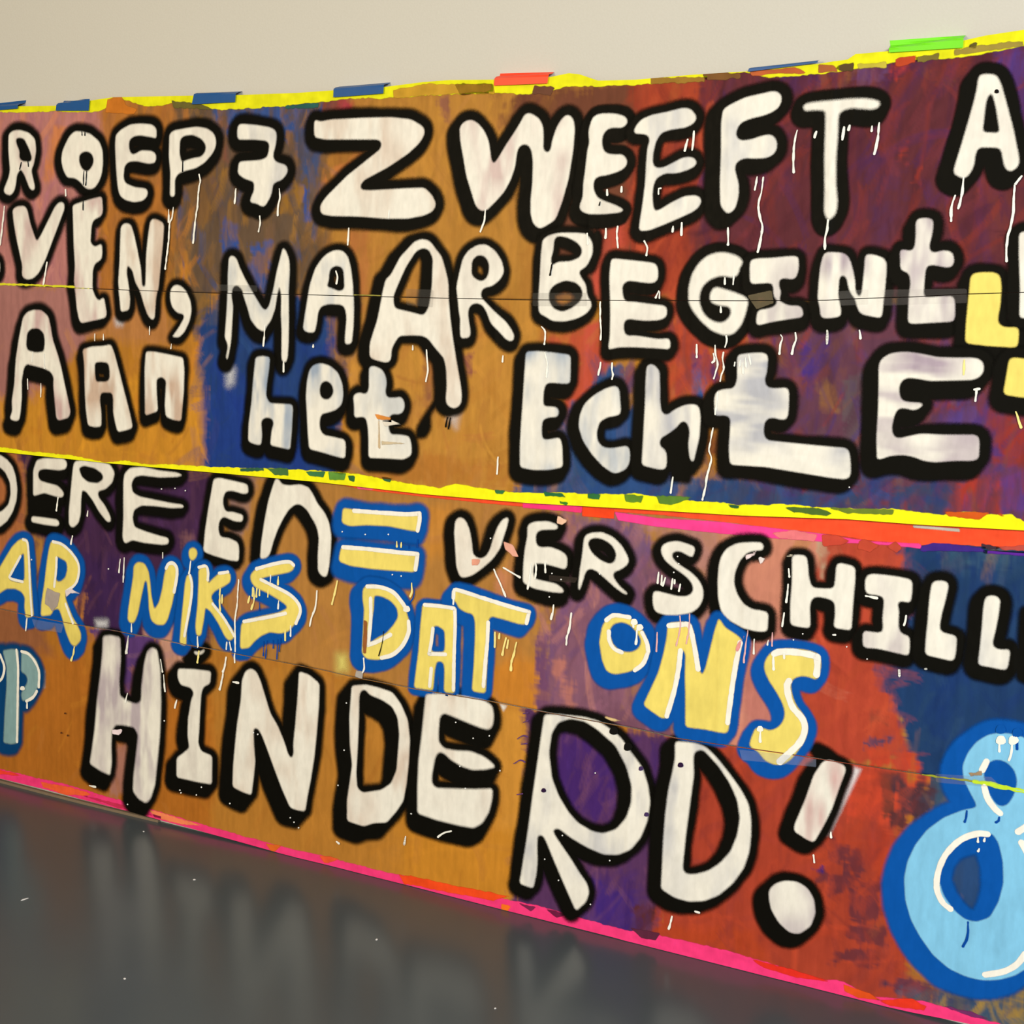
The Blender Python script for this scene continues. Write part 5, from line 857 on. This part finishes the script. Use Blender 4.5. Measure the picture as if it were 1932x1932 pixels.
drips(LO,'C1',DY,9,[[(680,1790),(668,1860),(650,1910)],[(1815,1830),(1800,1930)]])
drips(LO,'C2',DW,8,[[(240,1180),(225,1400),(205,1550),(208,1830)],[(955,1280),(940,1420),(905,1530),(890,1600)],[(130,1750),(125,1810)],[(155,1750),(168,1815)],[(205,1850),(205,1930)],[(530,1140),(528,1200)],[(605,1370),(600,1440)],[(715,1600),(713,1690)]])
drips(LO,'C2',DY,9,[[(1140,1190),(1120,1280),(1090,1400)],[(600,1150),(598,1220)],[(70,1260),(65,1380),(68,1460)],[(90,1320),(85,1390)],[(375,1260),(380,1360),(357,1445)],[(370,1250),(365,1325)],[(405,1260),(400,1330)],[(430,1270),(428,1320)],[(510,1270),(505,1335)],[(665,1640),(665,1730)],[(1680,830),(1680,875)],[(1720,840),(1718,880)],[(1815,1210),(1815,1290),(1800,1330)],[(340,1330),(325,1385)]])
drips(LO,'C2',DB,6,[[(470,1740),(465,1870)],[(500,1735),(485,1890)],[(555,1730),(555,1800)],[(595,1720),(590,1900)],[(625,1710),(610,1830)],[(1840,1260),(1830,1340),(1790,1400)],[(430,1390),(430,1460)],[(1870,810),(1865,880)],[(1790,860),(1790,890)]])
drips(LO,'C2',DK,5,[[(1560,1650),(1550,1750),(1515,1870)]])
drips(LO,'C3',DW,9,[[(1180,1410),(1170,1480),(1155,1535)],[(1340,1485),(1325,1600),(1300,1700),(1292,1770)],[(1015,1020),(1020,1080),(1008,1170)],[(1100,1020),(1105,1110)],[(975,1030),(960,1150),(942,1260)],[(270,1320),(262,1400)],[(635,1085),(740,1330)],[(720,1070),(870,1155)]])
drips(LO,'C3',DY,10,[[(645,1660),(640,1790)],[(685,1670),(680,1710)],[(745,1710),(725,1790),(712,1860)],[(765,1730),(755,1800)],[(840,1750),(820,1840),(795,1932),(790,2000)]])
drips(LO,'C4',DW,8,[[(205,1110),(195,1205)],[(235,1140),(230,1220)],[(265,1160),(245,1230)],[(335,1170),(322,1260)],[(355,1180),(352,1210)],[(405,1220),(393,1280)],[(1390,1080),(1395,1150)],[(1385,1220),(1370,1380)],[(1350,1480),(1330,1600)],[(1205,1730),(1200,1770)],[(1080,1720),(1070,1850)]])
drips(LO,'C4',C(226,170,160),7,[[(400,1510),(405,1600),(380,1720),(365,1780)],[(490,1490),(480,1640),(455,1760)],[(1020,1640),(1010,1720),(990,1850),(985,1930)],[(190,1660),(185,1830)],[(1245,1660),(1240,1780)]])
drips(LO,'C5',DW,10,[[(855,1265),(850,1310),(838,1350)],[(490,1085),(590,1102)],[(790,1760),(795,1810)],[(195,1440),(212,1440)],[(1032,1750),(1042,1750)]])
drips(LO,'D1',DW,8,[[(1170,100),(1155,250)],[(1160,620),(1140,700)],[(815,1460),(870,1470)],[(1465,310),(1480,420)],[(1490,450),(1500,600)],[(1610,680),(1590,750)],[(248,700),(248,750)]])
drips(LO,'D2',DW,9,[[(128,50),(115,130),(100,180)],[(190,275),(240,280)],[(1765,1690),(1750,1750)],[(1135,1730),(1155,1745)],[(1380,60),(1385,150),(1370,190)],[(100,200),(80,300),(70,340)]])
drips(LO,'D3',DW,8,[[(75,1440),(60,1510)],[(490,1390),(420,1410),(370,1445)]])
drips(LO,'D3',C(96,60,100),6,[[(1060,775),(1120,745),(1160,760)],[(1095,550),(1150,520),(1190,530)],[(1130,600),(1180,590)],[(1150,400),(1190,380)],[(1150,320),(1190,310)],[(1090,1060),(1140,1050)]])
drips(LO,'D4',DW,11,[[(490,290),(482,410)],[(455,230),(460,255)],[(1735,520),(1735,640)],[(1612,1200),(1615,1300)],[(1830,500),(1830,540)]])
drips(LO,'D6',DW,9,[[(330,1590),(318,1640),(300,1700)],[(1620,1030),(1625,1095)],[(1778,820),(1780,865)],[(540,1545),(575,1555)]])
drips(LO,'D7',DW,9,[[(795,310),(795,365)],[(1710,980),(1705,1050)],[(1825,980),(1815,1080),(1795,1130)],[(1030,300),(1042,300)]])
drips(LO,'D7',DB,9,[[(1412,1590),(1408,1650),(1395,1690)],[(1705,1650),(1698,1690),(1680,1695)],[(1870,960),(1870,1030)]])
drips(LO,'D8',DB,9,[[(1425,1000),(1415,1150),(1375,1220)]])
drips(LO,'D8',HL,9,[[(1515,230),(1512,265)],[(1575,235),(1572,260)],[(1525,330),(1515,350)]])
def dots(par,cr,col,r,lst,name='paint_dot'):
    for i,(x,y) in enumerate(lst):
        ang=np.linspace(0,2*math.pi,13)[:-1]; q=[(x+r*(1+.12*math.sin(3*a+i))*math.cos(a),y+r*(1+.1*math.cos(2*a+i))*math.sin(a)) for a in ang]
        p=wpts(q,cr); c=wpts([(x,y)],cr)[0]
        Q=np.concatenate([[c],p]); yv=surf_y(Q[:,0],Q[:,1])-.0056
        V=local(np.stack([Q[:,0],yv,Q[:,1]],-1),0 if par is UP else 2); n=len(p)
        link(name,fast_mesh(name,V,[(0,1+(k+1)%n,1+k) for k in range(n)],dict(col=np.tile(col,(n+1,1)),edge=np.full(n+1,-2.),cover=np.ones(n+1))),MAT_PAINT,par)
dots(LO,'D4',HL,32,[(465,210),(515,260)]); dots(LO,'C2',HL,32,[(1770,1445)]); dots(LO,'D7',HL,46,[(1722,948),(1835,948)]); dots(LO,'D4',HL,30,[(1612,1185)])
dots(LO,'D4',DK,40,[(283,1200),(412,1345)]); dots(LO,'D7',BLUE,46,[(1720,850),(1870,880)])
dots(LO,'D1',C(90,50,24),9,[(596,800),(560,978),(618,1002)]); dots(LO,'D1',HL,22,[(208,572)])
dots(LO,'D4',C(46,26,52),26,[(890,1512)]); dots(LO,'D5',C(46,26,52),22,[(608,440)]); dots(UP,'A5',C(22,18,16),20,[(1688,598)]); dots(LO,'D5',C(70,50,84),22,[(1545,660),(1495,240)])
for cr,l in (('D1',[(1640,1500),(1650,1525),(1790,1545),(1835,1475),(1495,870),(1165,1630)]),('D2',[(715,1510),(750,1550),(792,1600),(165,1380),(1205,895),(1150,1215),(1225,465),(1818,1475),(380,735),(420,750)]),('D3',[(530,400),(690,545),(838,522),(935,840),(570,800),(125,1232),(620,1000)]),('D5',[(1080,280),(620,1065),(745,1258),(1210,1080),(1035,1478),(780,850)]),('C1',[(1470,350),(1595,345),(1690,365),(985,1080),(285,995)]),('C2',[(1395,765),(1185,740),(1640,1132),(1720,1145),(1605,765)]),('C3',[(1248,1175),(1165,1120),(605,800),(1140,1335),(1600,1125)]),('C4',[(380,965),(390,1030),(345,1110),(1520,1670),(1435,1725),(1795,1680)]),('D7',[(502,210),(316,98)]),('E1',[(350,1055)])):
    dots(LO if cr!='E1' else UP,cr,C(232,226,214),7,l,'paint_speck')

# ------------------------------------------------------------------ short tapes on the wall
def tape_piece(name,pts,col,label,group=None):
    m=plain(name+'_film',col,.45,.08,40,.15)
    p=wpts(pts); V=[];n=len(p)
    # a thin film that bends from the wall onto the banner edge
    def top(x): return np.interp(x,U,TOP)
    rows=7
    (a,b,c,d)=p   # top-left, top-right, bottom-right, bottom-left
    k=13; P=[]
    for r in range(rows):
        t=r/(rows-1)
        for i in range(k):
            u=i/(k-1); P.append((a*(1-u)+b*u)*(1-t)+(d*(1-u)+c*u)*t)
    P=np.array(P)
    over=np.clip((top(P[:,0])+.016-P[:,1])/.012,0,1); over=over*over*(3-2*over)
    yb=surf_y(P[:,0],np.minimum(P[:,1],top(P[:,0])-.001))-.0062
    y=(WALL_D-.0006)*(1-over)+yb*over
    Vf=np.stack([P[:,0],y,P[:,1]],-1); Vb=Vf+np.array([0,.0003,0]); V=np.concatenate([Vf,Vb])
    c0=V.mean(0); c0[2]=V[:,2].min(); I=np.arange(rows*k).reshape(rows,k); J=I+rows*k
    F=[q for q in np.stack([I[:-1,:-1],I[1:,:-1],I[1:,1:],I[:-1,1:]],-1).reshape(-1,4)]+[q for q in np.stack([J[:-1,:-1],J[:-1,1:],J[1:,1:],J[1:,:-1]],-1).reshape(-1,4)]
    for e,f in ((I[0],J[0]),(I[-1][::-1],J[-1][::-1]),(I[:,0][::-1],J[:,0][::-1]),(I[:,-1],J[:,-1])):
        for i in range(len(e)-1): F.append((e[i],e[i+1],f[i+1],f[i]))
    o=link(name,fast_mesh(name,V-c0,np.array(F),smooth=False),m); o.location=c0
    o['label']=label; o['category']='tape'
    if group: o['group']=group
    return o
BT=C(6,74,124)
G='tape pieces holding the upper banner'
tape_piece('masking_tape',[(-40,196),(41,187),(38,206),(-40,212)],BT,'short blue tape above the letter R',G)
tape_piece('masking_tape',[(113,188),(174,188),(172,210),(110,210)],BT,'short blue tape piece above the letter O',G)
tape_piece('masking_tape',[(371,175),(450,170),(448,194),(366,198)],BT,'blue tape piece above the P and the 7',G)
tape_piece('masking_tape',[(634,161),(730,153),(728,178),(633,185)],BT,'blue tape piece above the letter Z',G)
tape_piece('masking_tape',[(938,136),(1040,133),(1036,159),(935,163)],C(252,66,30),'red orange tape piece above the letter W',G)
tape_piece('masking_tape',[(1416,127),(1546,112),(1544,120),(1413,137)],BT,'slim blue tape strip above the letters F and T',G)
tape_piece('masking_tape',[(1676,73),(1820,63),(1818,92),(1679,101)],C(112,214,16),'bright green tape piece beside the letter A',G)
# ------------------------------------------------------------------ flakes on the floor
mfk=plain('dried_paint_flake',C(220,212,196),.6,.1,90)
for i,(px,py,r,st) in enumerate([(367,1660,.004,1),(46,1697,.011,.25),(235,1847,.003,1),(711,1773,.0035,1),(271,1569,.003,1),(934,1903,.003,1)]):
    x,y=floor_xy(px,py); V=[];n=7
    for zz in (0.0,.0018):
        for k in range(n):
            a=2*math.pi*k/n; q=r*(1+.3*math.sin(5*k+i))*(1 if zz==0 else .75); V.append((q*math.cos(a),q*math.sin(a)*st,zz))
    me=bpy.data.meshes.new('paint_flake'); me.from_pydata(V,[],[tuple(range(n))[::-1],tuple(range(n,2*n))]+[(k,(k+1)%n,n+(k+1)%n,n+k) for k in range(n)])
    o=link('paint_flake',me,mfk); o.location=(x,y,0); o.rotation_euler[2]=.3+i
    o['label']='thin curled pale paint sliver lying on the glossy floor' if st<1 else 'tiny pale round paint flake lying on the glossy floor'; o['category']='paint flake'; o['group']='paint flakes on the floor'
